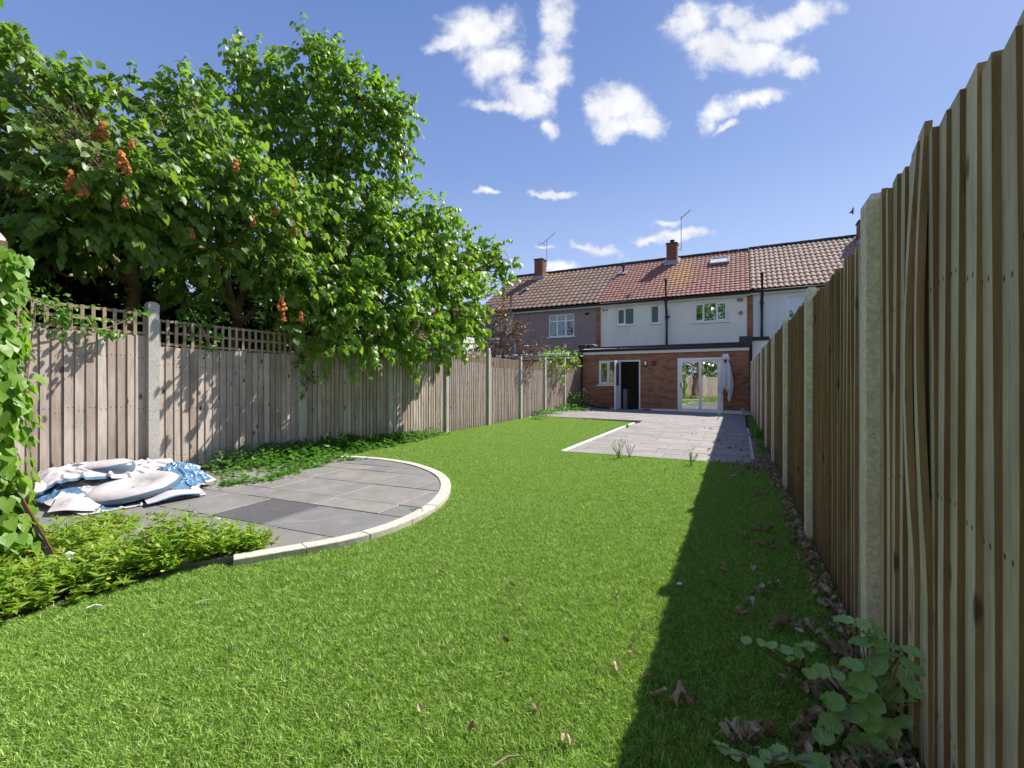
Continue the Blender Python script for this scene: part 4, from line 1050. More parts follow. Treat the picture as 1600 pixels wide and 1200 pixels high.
# --- right neighbour
wc = [(1.72, 3.1, 3.60, 4.76)]
hC, roofC = house('right terraced house with white rendered wall and pale brown tiles above the fence', XB1 + .001, 7.0, M['render_white'], M['tile_brown_right'], wc, 0.20, 0.42, 0.032, zj=0.03)
window(hC, *wc[0][:2], *wc[0][2:], YW, muls=(), transom=4.36, glass='glass')
dark_room(hC, 1.2, 4.0, 3.0, 4.88, YW + 0.13, M['dark_room'], 2.0)
sp_ = MB(); X = 0.80; sp_.tube([(X, YW - .1, 2.7), (X, YW - .1, 4.6), (X, YE - .1, 4.85), (X, YE - .1, 5.75)], .06, 8); sp_.tube([(X, YW - .1, 4.5), (X, YW - .1, 4.6)], .08, 8); sp_.build('soil_pipe', M['black'], hC, smooth=True)
chimney(hC, 4.75, 5.35, 25.15, 25.75, 8.42)
xa = MB(); xa.box(X1 + .065, 6.9, YX + .3, YW - .004, 0, 2.78); exc = xa.build('extension', M['render_white'], hC)
xa = MB(); xa.box(X1 + .05, X1 + .62, YX + .24, YW - .005, 2.785, 2.92); xa.box(X1 + .622, 6.9, YX + .24, YW - .005, 2.785, 2.82); xa.build('coping', M['felt'], exc)

# --- houses of the next row, far behind the trees
fh = thing('distant_house', (-30, 36, 0), 'distant house with a reddish roof glimpsed through the tree foliage', 'house')
mb = MB(); mb.box(-34, -22, 34, 41, 0, 5.4); mb.build('wall', M['render_white'], fh)
mb = MB(); mb.face([(-34.3, 33.6, 5.3), (-21.7, 33.6, 5.3), (-21.7, 37.5, 8.6), (-34.3, 37.5, 8.6)]); mb.face([(-34.3, 37.5, 8.6), (-21.7, 37.5, 8.6), (-21.7, 41.4, 5.3), (-34.3, 41.4, 5.3)])
tiles(mb, -34.3, -21.7, 33.6, 5.3, 37.5, 8.6, .4, .5, .03); mb.build('roof', M['tile_red'], fh)

# ------------------------------------------------------------------ foliage engine
LEAF = {}
def leaf_template(kind):
    if kind in LEAF: return LEAF[kind]
    if kind == 'ovate':     # drooping pointed oval, folded along the midrib
        V = [(0, 0, 0), (-.30, .22, .06), (-.33, .52, .03), (0, 1.0, -.22), (.33, .52, .03), (.30, .22, .06), (0, .35, -.01), (0, .68, -.06)]
        Fc = [(0, 6, 1), (1, 6, 2), (2, 6, 7), (2, 7, 3), (0, 5, 6), (5, 4, 6), (4, 7, 6), (4, 3, 7)]
    elif kind == 'heart':
        V = [(0, 0, 0), (-.28, -.14, .05), (-.46, .12, .05), (-.36, .48, .0), (0, 1.0, -.16), (.36, .48, .0), (.46, .12, .05), (.28, -.14, .05), (0, .42, -.05)]
        Fc = [(0, 8, 1), (1, 8, 2), (2, 8, 3), (3, 8, 4), (0, 7, 8), (7, 6, 8), (6, 5, 8), (5, 4, 8)]
    elif kind == 'lance':
        V = [(0, 0, 0), (-.16, .4, .04), (0, 1, -.08), (.16, .4, .04), (0, .4, -.02)]
        Fc = [(0, 4, 1), (1, 4, 2), (0, 3, 4), (3, 2, 4)]
    elif kind == 'bramble':
        V = [(0, 0, 0)]; L_ = 9
        side = [(.02, .16), (.13, .34), (.28, .43), (.42, .47), (.55, .44), (.68, .35), (.80, .23), (.91, .10)]
        V += [(-w_ * (1 + .20 * (i % 2)), y_, .05 - .1 * w_ + .02 * (i % 2)) for i, (y_, w_) in enumerate(side)] + [(0, 1.0, -.12)] + [(w_ * (1 + .20 * (i % 2)), y_, .05 - .1 * w_ + .02 * (i % 2)) for i, (y_, w_) in reversed(list(enumerate(side)))]
        mid = [(0, .2, -.02), (0, .45, -.03), (0, .7, -.06)]
        n0 = len(V); V += mid; n = 8
        Fc = []
        ms = [n0, n0, n0, n0 + 1, n0 + 1, n0 + 1, n0 + 2, n0 + 2]
        def sidefaces(idx, flip):
            prev = 0; pm_ = n0
            f = []
            chain = [0] + idx + [n + 1]
            for i in range(len(chain) - 1):
                t = i / (len(chain) - 1); m_ = n0 + min(2, int(t * 3.0)); 
                f.append((chain[i], m_, chain[i + 1]) if not flip else (chain[i], chain[i + 1], m_))
                if m_ != pm_: f.append((chain[i], pm_, m_) if not flip else (chain[i], m_, pm_)); pm_ = m_
            return f
        Fc = sidefaces(list(range(1, 9)), False) + sidefaces(list(range(17, 9, -1)), True)
    LEAF[kind] = (np.array(V, dtype=np.float64), Fc); return LEAF[kind]
class Leaves:
    """collects leaf placements: base point, direction, face normal, length"""
    def __init__(s): s.P = []; s.D = []; s.N = []; s.S = []
    def add(s, p, d_, n, size): s.P.append(p); s.D.append(d_); s.N.append(n); s.S.append(size)
    def arrays(s): return np.array(s.P, float), np.array(s.D, float), np.array(s.N, float), np.array(s.S, float)
def frames(D, Nn):
    D = D / np.linalg.norm(D, axis=1, keepdims=True)
    X = np.cross(D, Nn); l = np.linalg.norm(X, axis=1, keepdims=True); X = X / np.maximum(l, 1e-6)
    Z = np.cross(X, D); return X, D, Z
def build_leaves(lv, kind, mat, parent, name='foliage', singles=0, keep=None):
    P, D, Nn, S = lv.arrays(); X, Y, Z = frames(D, Nn); V, Fc = leaf_template(kind)
    if keep is not None: k = keep(P); P, X, Y, Z, S = P[k], X[k], Y[k], Z[k], S[k]
    o = wloc(parent) if parent else Vector((0, 0, 0))
    if singles:
        cd = np.linalg.norm(P - np.array([0, 0, CAM_H]), axis=1) / S
        rx = (P @ np.array([CP, SP, 0])) / np.maximum(.1, P @ np.array([-SP, CP, 0])); rz = (P[:, 2] - CAM_H) / np.maximum(.1, P @ np.array([-SP, CP, 0]))
        out = (np.abs(rx) > 1.12) | (np.abs(rz) > .84); cd = cd + out * 1e3
        order = np.argsort(cd); one = order[:singles]; rest = order[singles:]
        lm = bpy.data.meshes.new('leaf'); lm.from_pydata([tuple(v) for v in V], [], Fc); lm.materials.append(mat); lm.polygons.foreach_set('use_smooth', [True] * len(Fc))
        for i in one:
            ob = bpy.data.objects.new('leaf', lm); col.objects.link(ob); ob.parent = parent
            m_ = Matrix(((X[i][0], Y[i][0], Z[i][0], P[i][0] - o.x), (X[i][1], Y[i][1], Z[i][1], P[i][1] - o.y), (X[i][2], Y[i][2], Z[i][2], P[i][2] - o.z), (0, 0, 0, 1)))
            ob.matrix_local = m_ @ Matrix.Scale(float(S[i]), 4)
    else: rest = np.arange(len(P))
    P, X, Y, Z, S = P[rest], X[rest], Y[rest], Z[rest], S[rest]
    sx = S[:, None, None] * (0.85 + 0.3 * rng.random(len(S)))[:, None, None]
    W = P[:, None, :] + sx * V[None, :, 0:1] * X[:, None, :] + S[:, None, None] * (V[None, :, 1:2] * Y[:, None, :] + V[None, :, 2:3] * Z[:, None, :] * rng.uniform(.3, 1.8, len(S))[:, None, None])
    W = W - np.array(o)[None, None, :]
    F_ = (np.array(Fc)[None] + (np.arange(len(P)) * len(V))[:, None, None]).reshape(-1, 3)
    me = np_mesh(name, W.reshape(-1, 3), F_, mat, smooth=True)
    ob = link(name, me, parent); tag(ob, kind='stuff'); return ob
def ellipsoid_shoots(lv, c, r, n_shoots, leaf, per=8, length=0.35, droop=0.8, surf=0.55, twigs=None, squash=1.0, up=0.25):
    c = Vector(c)
    for i in range(n_shoots):
        d_ = Vector(rng.normal(size=3)); d_.normalize()
        rr = r * (surf + (1 - surf) * random.random()) if random.random() < .75 else r * random.random() * .8
        s = c + Vector((d_.x, d_.y, d_.z * squash)) * rr * .82
        g_ = (d_ + Vector((0, 0, up)) + Vector(rng.normal(size=3)) * .35).normalized()
        L_ = length * random.uniform(.6, 1.25); p = s.copy(); pts = [p.copy()]
        side = g_.cross(Vector((0, 0, 1)))
        if side.length < .1: side = Vector((1, 0, 0))
        side.normalize()
        for k in range(per):
            g_ = (g_ + Vector((0, 0, -droop * .10))).normalized(); p = p + g_ * (L_ / per); pts.append(p.copy())
            sg = 1 if k % 2 else -1
            dl_ = (side * sg * random.uniform(.3, .9) + g_ * .45 + Vector((0, 0, -droop * random.uniform(.5, 1.3))) + Vector(rng.normal(size=3)) * .18)
            nn = (Vector((0, 0, 1)) + g_ * .2 + side * sg * .6 + Vector(rng.normal(size=3)) * .3)
            lv.add(tuple(p), tuple(dl_), tuple(nn), leaf * random.uniform(.65, 1.2))
        if twigs is not None and i % 3 == 0: twigs.tube([pts[0], pts[len(pts) // 2], pts[-1]], [.006, .004, .002], 3, cap=False)
def limb(mb, a, b, r0, r1, bend=.12, n=6):
    a, b = Vector(a), Vector(b); L_ = (b - a).length; off = Vector(rng.normal(size=3)) * L_ * bend; pts = []; rad = []
    for i in range(n):
        t = i / (n - 1); p = a.lerp(b, t) + off * math.sin(t * math.pi) + Vector(rng.normal(size=3)) * L_ * .012 * (0 < i < n - 1)
        pts.append(p); rad.append(r0 + (r1 - r0) * t)
    mb.tube(pts, rad, 7); return pts
def panicle(parent, p, s, mat):
    mb = MB()
    for i in range(34):
        t = random.random(); a = random.uniform(0, 6.28); rr = s * .34 * (1 - .75 * t) * random.uniform(.3, 1)
        q = Vector(p) + Vector((math.cos(a) * rr, math.sin(a) * rr, s * (t - .5))); k = s * random.uniform(.06, .11)
        mb.box(-k, k, -k, k, -k, k, 0, Matrix.Translation(q) @ Matrix.Rotation(random.uniform(0, 3), 4, 'X') @ Matrix.Rotation(random.uniform(0, 3), 4, 'Z'))
    return mb.build('dried_bloom', mat, parent)

def tree(name, label, base, forks, clumps, leafmat, kind, leaf, dens, length, droop, trunk_r, barkmat, singles=0, blooms=(), per=8, twigmat=None):
    t = thing(name, base, label, 'tree')
    tr = MB(); forks = [Vector(f) for f in forks]
    limb(tr, base, forks[0], trunk_r, trunk_r * .75, .05)
    for f in forks[1:]: limb(tr, forks[0], f, trunk_r * .6, trunk_r * .38, .12)
    tr.build('trunk', barkmat, t, smooth=True)
    lb = MB(); tw = MB(); lv = Leaves()
    for (px, py, rp_, D) in clumps:
        c = at_depth(px, py, D); r = rp_ / F * D
        f = min(forks, key=lambda q: (q - c).length); limb(lb, f, c, min(trunk_r * .32, .02 + .045 * r * 1.5), .008, .13, 7)
        for k in range(3):
            q = c + Vector(rng.normal(size=3)) * r * .5; limb(lb, f.lerp(c, .7), q, .013, .004, .1, 4)
        ellipsoid_shoots(lv, c, r, max(5, int(dens * r * r)), leaf, per, length, droop, twigs=tw)
    lb.build('limbs', barkmat, t, smooth=True)
    if tw.v: tag(tw.build('twigs', twigmat or M['twig'], t), kind='stuff')
    build_leaves(lv, kind, leafmat, t, singles=singles)
    for (px, py, D, s) in blooms: panicle(t, at_depth(px, py, D - .12), s * 1.35, M['bloom'])
    return t

# left tree: broad drooping leaves and dried orange flower heads
T1 = [(-70, 60, 70, 5.6), (10, 110, 38, 5.7), (-40, 170, 60, 5.6), (55, 95, 26, 5.7), (75, 130, 30, 5.6), (115, 150, 28, 5.6), (150, 175, 28, 5.6), (65, 175, 28, 5.7), (110, 205, 34, 5.6), (20, 235, 45, 5.3), (90, 255, 52, 5.2), (155, 225, 45, 5.3), (190, 270, 55, 5.1),
      (-60, 280, 80, 5.2), (20, 320, 55, 5.1), (100, 325, 58, 5.0), (180, 340, 50, 5.2), (60, 385, 50, 5.5), (-10, 410, 60, 5.6), (130, 385, 35, 5.7), (-120, 200, 90, 5.3), (-110, 380, 90, 5.3), (240, 350, 45, 5.6), (250, 290, 45, 5.4)]
t1 = tree('flowering_tree', 'spreading tree with broad leaves and dried orange blooms leaning over the near left fence', (-7.9, 3.1, 0),
          [at_depth(212, 445, 6.6), at_depth(150, 415, 6.3), at_depth(200, 330, 6.2), at_depth(70, 330, 6.0), at_depth(110, 220, 5.9)], T1, M['leaf_lilac'], 'heart', 0.108, 330, .34, .9, .10, M['bark_lit'], singles=290,
          blooms=[(20, 282, 4.75, .14), (112, 282, 4.75, .13), (130, 295, 4.75, .11), (160, 205, 5.0, .14), (190, 250, 4.8, .12), (198, 262, 4.8, .09), (195, 315, 4.8, .08), (205, 225, 4.9, .08), (150, 210, 5.0, .07)], per=7)
T2 = [(235, 165, 20, 6.4), (180, 135, 14, 6.2), (165, 130, 12, 6.2), (205, 155, 14, 6.2), (250, 180, 34, 6.4), (285, 140, 26, 6.7), (310, 180, 42, 6.5), (270, 240, 50, 6.1), (340, 240, 56, 6.2), (320, 310, 60, 6.0), (390, 300, 56, 6.2),
      (270, 400, 45, 6.2), (340, 385, 50, 6.1), (420, 380, 50, 6.5), (460, 320, 45, 6.8), (300, 450, 35, 6.6), (440, 440, 42, 6.8), (480, 430, 36, 6.8), (240, 440, 30, 6.9)]
t2 = tree('flowering_tree', 'second tree with orange seed heads whose pale stems lean right above the trellis', (-8.2, 4.9, 0),
          [at_depth(372, 498, 7.6), at_depth(400, 480, 7.6), at_depth(420, 430, 7.5), at_depth(350, 400, 7.3), at_depth(330, 260, 7.0)], T2, M['leaf_lilac'], 'heart', 0.104, 330, .34, .9, .10, M['bark_lit'], singles=280,
          blooms=[(368, 258, 5.7, .10), (458, 285, 6.3, .10), (430, 330, 6.3, .08), (395, 345, 6.0, .09), (440, 475, 6.4, .13), (443, 495, 6.4, .08), (470, 495, 6.4, .09), (300, 365, 5.6, .08), (460, 360, 6.5, .09), (465, 345, 6.5, .07)], per=7)
T3 = [(385, 72, 16, 8.5), (395, 100, 26, 8.5), (430, 130, 40, 8.4), (480, 85, 26, 8.7), (510, 72, 20, 8.8), (525, 110, 34, 8.7), (355, 130, 26, 8.4), (360, 175, 38, 8.3), (480, 150, 50, 8.5), (560, 150, 42, 8.8), (605, 165, 30, 9), (630, 180, 22, 9.1), (600, 215, 42, 9), (635, 235, 18, 9.1), (620, 275, 26, 9),
      (420, 200, 50, 8.3), (520, 210, 60, 8.5), (560, 270, 48, 8.6), (480, 280, 56, 8.3), (410, 270, 50, 8.2), (555, 330, 52, 8.2), (500, 350, 52, 7.9), (600, 345, 40, 8.5), (640, 345, 36, 9), (690, 330, 24, 9.4), (665, 370, 42, 9.0), (715, 385, 30, 9.9), (610, 400, 55, 8.3), (540, 420, 56, 7.7),
      (670, 430, 50, 8.9), (720, 430, 38, 9.8), (490, 450, 48, 7.3), (480, 510, 38, 7.0), (540, 490, 52, 7.3), (600, 475, 52, 7.9), (650, 500, 46, 8.5), (705, 485, 40, 9.5), (740, 470, 24, 10.1), (520, 545, 26, 6.95), (575, 535, 34, 7.5), (630, 545, 30, 8.2), (690, 535, 34, 9.2), (735, 515, 24, 10),
      (745, 395, 15, 10.8), (765, 385, 14, 11), (785, 400, 13, 11.2), (800, 412, 10, 11.3), (775, 425, 14, 11.2), (785, 440, 9, 11.3), (740, 410, 12, 10.8), (765, 405, 12, 11)]
t3 = tree('cherry_tree', 'tall bright green tree reaching highest and spilling over the fence towards the houses', (-8.4, 7.6, 0),
          [at_depth(520, 430, 9.3), at_depth(500, 240, 9.1), at_depth(590, 330, 9.2), at_depth(430, 180, 8.9), at_depth(680, 420, 9.9), at_depth(560, 150, 9.0)], T3, M['leaf_tall'], 'ovate', 0.132, 240, .36, .85, .13, M['bark'], singles=280, per=8)
bt = MB(); root = at_depth(165, 275, 5.0)
for i in range(46):
    e_ = at_depth(random.gauss(95, 42), random.gauss(215, 28), random.uniform(4.85, 5.2)); m1 = root.lerp(e_, .5) + Vector(rng.normal(size=3)) * .05
    bt.tube([root + Vector(rng.normal(size=3)) * .05, m1, e_], [.006, .004, .0015], 4, cap=False)
    for k in range(3): bt.tube([m1.lerp(e_, random.random()), e_ + Vector(rng.normal(size=3)) * .10], [.0025, .001], 3, cap=False)
tag(bt.build('bare_twigs', M['bark_lit'], t1), kind='stuff')
# dark hedge behind the trellis
hd_ = thing('hedge', (-8.9, 4.5, 0), 'dark green hedge filling the gap behind the trellis', 'hedge')
lv = Leaves(); st = MB()
for i in range(105):
    y = -1.0 + (i % 42) * .26; c = Vector((-8.7 + random.uniform(-.4, .3), y, random.uniform(.9, 4.3)))
    ellipsoid_shoots(lv, c, .66, 130, .085, 6, .3, .6, surf=.3)
    if i % 4 == 0: limb(st, (c.x - .2, y, 0), c, .04, .015)
for i in range(70):
    ellipsoid_shoots(lv, Vector((-9.7 + random.uniform(-.5, .5), -2.0 + (i % 35) * .32, 1.2 + (i // 35) * 1.3 + random.uniform(-.3, .3))), .8, 90, .12, 6, .35, .6, surf=.3)
build_leaves(lv, 'heart', M['leaf_hedge'], hd_); st.build('stems', M['bark'], hd_)
# far hedge closing the neighbour's garden under the tall tree
hd2 = thing('hedge', (-8.6, 12, 0), 'distant hedge behind the greyed far fence panels', 'hedge')
lv = Leaves()
for i in range(30):
    c = Vector((-8.8 + random.uniform(-.3, .3), 8.6 + i * .22, random.uniform(.8, 2.1))); ellipsoid_shoots(lv, c, .5, 26, .09, 6, .3, .6, surf=.3)
build_leaves(lv, 'heart', M['leaf_hedge'], hd2)
# purple leaved shrub by the neighbour's wall
TP = [(790, 510, 24, 14.6), (770, 540, 24, 14.2), (800, 540, 24, 14.6), (820, 560, 18, 14.8), (840, 555, 12, 15), (760, 500, 20, 14.5), (785, 480, 14, 14.5), (750, 545, 22, 14), (815, 515, 10, 14.8), (845, 540, 9, 15)]
tree('purple_shrub', 'purple leaved shrub in front of the pebbledashed house', (-8.0, 13.3, 0), [at_depth(780, 570, 14.8), at_depth(785, 540, 14.8)], TP, M['leaf_purple'], 'ovate', 0.085, 260, .3, .3, .05, M['bark'], per=6)
# bright vine on the far fence panels
def vine(label, spots, leaf, mat, dens=260, base=None):
    c0 = at_depth(*spots[0][:2], spots[0][3]); v_ = thing('climbing_vine', base or (c0.x, c0.y, 0), label, 'vine')
    lv = Leaves(); st = MB(); prev = Vector(base or (c0.x, c0.y, 0.05))
    for (px, py, rp_, D) in spots:
        c = at_depth(px, py, D); r = rp_ / F * D; limb(st, prev, c, .010, .006, .06, 5); prev = c
        ellipsoid_shoots(lv, c, r, max(6, int(dens * r * r)), leaf, 6, .22, .5, up=.1)
    st.build('stem', M['twig'], v_); build_leaves(lv, 'ovate', mat, v_); return v_
vine('bright green vine tumbling over the far end of the left fence', [(845, 560, 8, 16.4), (862, 556, 12, 16.8), (875, 560, 14, 17), (882, 548, 8, 17), (870, 575, 10, 16.8), (874, 590, 6, 16.8), (890, 565, 8, 17.6), (900, 558, 8, 18.0), (898, 572, 6, 18), (855, 568, 8, 16.6)], .085, M['leaf_vine'])
vine('thin vine threading through the trellis of the second bay', [(300, 505, 7, 5.75), (318, 515, 8, 5.85), (325, 535, 7, 5.9), (333, 545, 5, 5.95), (295, 480, 5, 5.75)], .06, M['leaf_bind'], 500)
vine('thin vine wandering over the nearest trellis panel', [(55, 475, 5, 4.3), (80, 470, 7, 4.45), (98, 485, 7, 4.5), (112, 495, 6, 4.6), (136, 497, 8, 4.75), (150, 515, 4, 4.8), (208, 495, 6, 5.1)], .06, M['leaf_bind'], 500)
vine('ivy sprig climbing the fence post below the tall tree', [(476, 570, 6, 7.1), (474, 590, 5, 7.1), (472, 605, 5, 7.1)], .07, M['leaf_bind'], 500)

# bindweed along the foot of the left fence
bw = MB(); lv = Leaves()
def cover(x, y, h, leaf):
    z = gz(x, y) + random.uniform(.02, h); a = random.uniform(0, 6.28)
    lv.add((x, y, z), (math.cos(a), math.sin(a), random.uniform(-.5, .25)), (random.gauss(0, .35), random.gauss(0, .35) - .1, 1), leaf * random.uniform(.6, 1.2))
for i in range(5600):
    y = random.triangular(3.2, 8.6, 4.4); wd_ = 1.1 if y < 5.0 else 0.62 - (y - 5) * .09
    t = abs(random.gauss(0, .5)) 
    x = XL + 0.05 + min(1, t) * wd_ * (1 + .35 * noise.noise(Vector((y * 2.3, 0, 0))))
    cover(x, y, (.30 if y < 6 else .22) * (1 - min(1, t) * .75), .06)
for k in range(3):
    a = [Vector((-5.5, 4.6)), Vector((-5.0, 3.9)), Vector((-4.85, 3.4)), Vector((-5.05, 3.0))]
    for i in range(170):
        t = random.random() * 2.999; j = int(t); p = a[j].lerp(a[j + 1], t - j); cover(p.x + random.gauss(0, .07), p.y + random.gauss(0, .07), .10, .05)
for i in range(200): cover(-5.65 + random.gauss(0, .2), 3.2 + random.gauss(0, .12), .07, .045)
for i in range(120): cover(-6.05 + random.gauss(0, .08), 2.0 + random.gauss(0, .25), .12, .05)
for (cx, cy, n, s_, h) in ((-6.0, 15.0, 260, .22, .22), (-6.0, 16.4, 260, .25, .3), (-5.9, 17.6, 500, .28, .75), (-5.5, 16.8, 160, .3, .16), (-5.6, 12.9, 60, .12, .10), (-6.0, 14.2, 120, .2, .2)):
    for i in range(n): cover(max(XL + .04, cx + random.gauss(0, s_)), cy + random.gauss(0, s_), h, .065)
for i in range(160):
    q = on_ground(random.uniform(60, 330), random.gauss(806, 5), .05); cover(q.x, q.y, .07, .03)
for (px, py) in ((650, 797), (655, 799), (420, 785), (300, 790), (560, 722), (610, 740)):
    for k in range(7): q = on_ground(px + random.gauss(0, 4), py + random.gauss(0, 2), .05); cover(q.x, q.y, .07, .025)
ob = build_leaves(lv, 'heart', M['leaf_bind'], None, name='ground_cover'); tag(ob, 'low bindweed leaves spreading along the foot of the left fence and onto the slate', 'ground cover', kind='stuff')
fl = MB()
for (px, py, D) in ((440, 690, 6.5), (512, 692, 6.9), (903, 632, 17)):
    c = on_ground(px, py + 6, .22); T = Matrix.Translation(c)
    for k in range(6):
        a = k * 1.047; fl.face([c, c + Vector((math.cos(a) * .03, math.sin(a) * .03, .012)), c + Vector((math.cos(a + 1.047) * .03, math.sin(a + 1.047) * .03, .012))])
tag(fl.build('bindweed_flowers', M['petal']), 'white bindweed flowers among the leaves by the left fence', 'flowers', kind='stuff')

# low shrubs along the planting bed
def low_shrub(c, r, h, n, label, grp):
    s = thing('low_shrub', c, label, 'shrub', grp); lv = Leaves(); st = MB()
    for i in range(int(n * .50)):
        a = random.uniform(0, 6.28); rr = r * math.sqrt(random.random()); top = h * (1 - .5 * (rr / r) ** 2) * random.uniform(.35, 1.35)
        p0 = Vector(c) + Vector((math.cos(a) * rr * .6, math.sin(a) * rr * .6, 0)); p1 = Vector(c) + Vector((math.cos(a) * rr, math.sin(a) * rr, top))
        if i % 4 == 0: st.tube([p0, p1], [.004, .002], 3, cap=False)
        for lvl in (1.0, .8, .6):
            q = p0.lerp(p1, lvl)
            for k in range(5):
                b_ = random.uniform(0, 6.28); lv.add(tuple(q), (math.cos(b_), math.sin(b_), random.uniform(-.1, .9)), (random.gauss(0, .3), random.gauss(0, .3), 1), random.uniform(.036, .066))
    tag(st.build('stems', M['twig'], s), kind='stuff'); build_leaves(lv, 'lance', M['leaf_shrub'], s); return s
G_ = 'low shrubs along the edge of the bed'
sh = [((-2.99, 1.95, 0), .17, .16, 150, 'smallest low green shrub, at the end of the pale kerb'), ((-3.13, 1.78, 0), .24, .21, 240, 'low pointed leaf shrub second from the pale kerb'), ((-3.22, 1.60, 0), .26, .27, 270, 'tallest bushy green shrub in the middle of the low row'),
      ((-3.25, 1.38, 0), .27, .21, 280, 'yellowish green shrub before the slate with tiny yellow flowers'), ((-3.30, 1.13, 0), .28, .17, 290, 'low yellow green shrub beside the lawn edge'), ((-3.32, .84, 0), .28, .15, 260, 'nearest low shrub at the bottom left corner of the lawn'),
      ((-3.95, 1.35, 0), .3, .20, 300, 'sprawling yellow tinged shrub beside the black plank'), ((-4.25, 1.65, 0), .25, .16, 180, 'thin reddish tipped shrub creeping onto the slate'), ((-3.8, .9, 0), .35, .22, 380, 'low shrub under the leafy post at the left edge')]
for a in sh: low_shrub(*a, G_)
fl = MB()
for (px, py) in ((254, 893), (170, 905), (114, 903)):
    c = on_ground(px, py, .10)
    for k in range(6): a = k * 1.047; fl.face([c, c + Vector((math.cos(a) * .011, math.sin(a) * .011, .004)), c + Vector((math.cos(a + 1.047) * .011, math.sin(a + 1.047) * .011, .004))])
tag(fl.build('yellow_flowers', M['yellow']), 'tiny yellow flowers on the low shrubs', 'flowers', kind='stuff')

# creeper covered post at the left edge
cpst = thing('pergola_post', (-3.86, 1.0, 0), 'wooden post with a pale cap standing at the left edge', 'post')
mb = MB(); mb.box(-3.91, -3.81, .95, 1.05, 0, 1.98); mb.build('shaft', M['bark'], cpst)
mb = MB(); mb.tube([(-3.92, 1.0, 1.96), (-3.92, 1.0, 2.01), (-3.92, 1.0, 2.04), (-3.92, 1.0, 2.055)], [.07, .07, .05, .01], 16); mb.build('cap', M['concrete_l'], cpst, smooth=True)
cr = thing('creeper', (-3.86, 1.0, 0), 'bright green heart leaved creeper smothering the post at the left edge', 'creeper')
lv = Leaves(); st = MB()
prev = Vector((-3.8, 1.0, .02))
for i in range(1100):
    z = random.uniform(.05, 1.93); a = random.uniform(-2.6, 1.6); rr = random.uniform(.05, .16) * (1.15 if z < 1.2 else .95)
    wv = .05 * math.sin(z * 7)
    p = Vector((-3.86 + rr * math.cos(a) + wv, 1.0 + rr * math.sin(a), z))
    o_ = Vector((math.cos(a), math.sin(a), 0))
    lv.add(tuple(p), tuple(o_ * .5 + Vector((random.gauss(0, .3), random.gauss(0, .3), -.9))), tuple(o_ + Vector((random.gauss(0, .3), random.gauss(0, .3), .55))), random.uniform(.05, .085))
for k in range(5):
    a = random.uniform(0, 6.28); st.tube([(-3.86 + .07 * math.cos(a + z * 1.5), 1.0 + .07 * math.sin(a + z * 1.5), z) for z in [i * .2 for i in range(10)]], .005, 4)
st.tube([(-3.8, 1.02, 1.72), (-3.72, 1.1, 1.66), (-3.66, 1.2, 1.60)], .003, 4)
st.build('stem', M['twig'], cr); build_leaves(lv, 'heart', M['leaf_vine'], cr, singles=290)
# leaning black plank
pk = thing('plank', (-3.62, 1.28, 0), 'black plank with an orange edge leaning in the shrubs at the left', 'plank')
a = on_ground(80, 893, .02); b = at_depth(12, 775, 2.62)
d_ = (b - a).normalized(); vw = (a - Vector((0, 0, CAM_H))).normalized(); xa_ = vw.cross(d_).normalized(); ya_2 = d_.cross(xa_).normalized(); T = Matrix(((xa_.x, ya_2.x, d_.x, a.x), (xa_.y, ya_2.y, d_.y, a.y), (xa_.z, ya_2.z, d_.z, a.z), (0, 0, 0, 1)))
L_ = (b - a).length
mb = MB(); mb.box(-.045, .045, -.02, .02, -.03, L_, 0, T); mb.build('face', M['plank_black'], pk)
mb = MB(); mb.box(.0455, .052, -.02, .02, -.03, L_, 0, T); mb.box(-.050, -.0455, -.02, .02, -.03, L_, 0, T); mb.build('edge_trim', M['plank_rust'], pk)

# bramble seedling at the right corner, every leaf its own piece
bmv, bmf = leaf_template('bramble')
bme = bpy.data.meshes.new('leaf'); bme.from_pydata([tuple(v) for v in bmv], [], bmf); bme.materials.append(M['leaf_bramble'])
def plant(name, label, base, spots, cat='plant'):
    t = thing(name, base, label, cat); st = MB()
    for (px, py, D, s, ang_) in spots:
        s *= .84
        zt_h = max(.04, min(.34, (1190 - py) / 190 * .30)); D = min((CAM_H - zt_h) * F / (py - 600), (.455 * 794 / (px - 1157)) if px > 1250 else 9)
        p = at_depth(px, py, D); p.z = max(p.z, .03)
        root = Vector(base).lerp(p, .35) + Vector((0, 0, .03)); root.z = max(.01, root.z * .7)
        a_ = R(ang_); dirv = Vector((math.cos(a_), math.sin(a_), random.uniform(-.35, .05))).normalized()
        nn = Vector((random.gauss(0, .3) - .1, random.gauss(0, .3) - .3, 1)); X_ = dirv.cross(nn).normalized(); Z_ = X_.cross(dirv)
        q = p - dirv * s * .5
        st.tube([base, root, q], [.005, .004, .002], 5)
        ob = bpy.data.objects.new('leaf', bme); col.objects.link(ob); ob.parent = t; o_ = q - Vector(base)
        ob.matrix_local = Matrix(((X_.x, dirv.x, Z_.x, o_.x), (X_.y, dirv.y, Z_.y, o_.y), (X_.z, dirv.z, Z_.z, o_.z), (0, 0, 0, 1))) @ Matrix.Diagonal((s * random.uniform(.8, 1.0), s, s * random.uniform(.8, 2), 1))
    st.build('stem', M['twig'], t); return t
rb = random.Random(11)
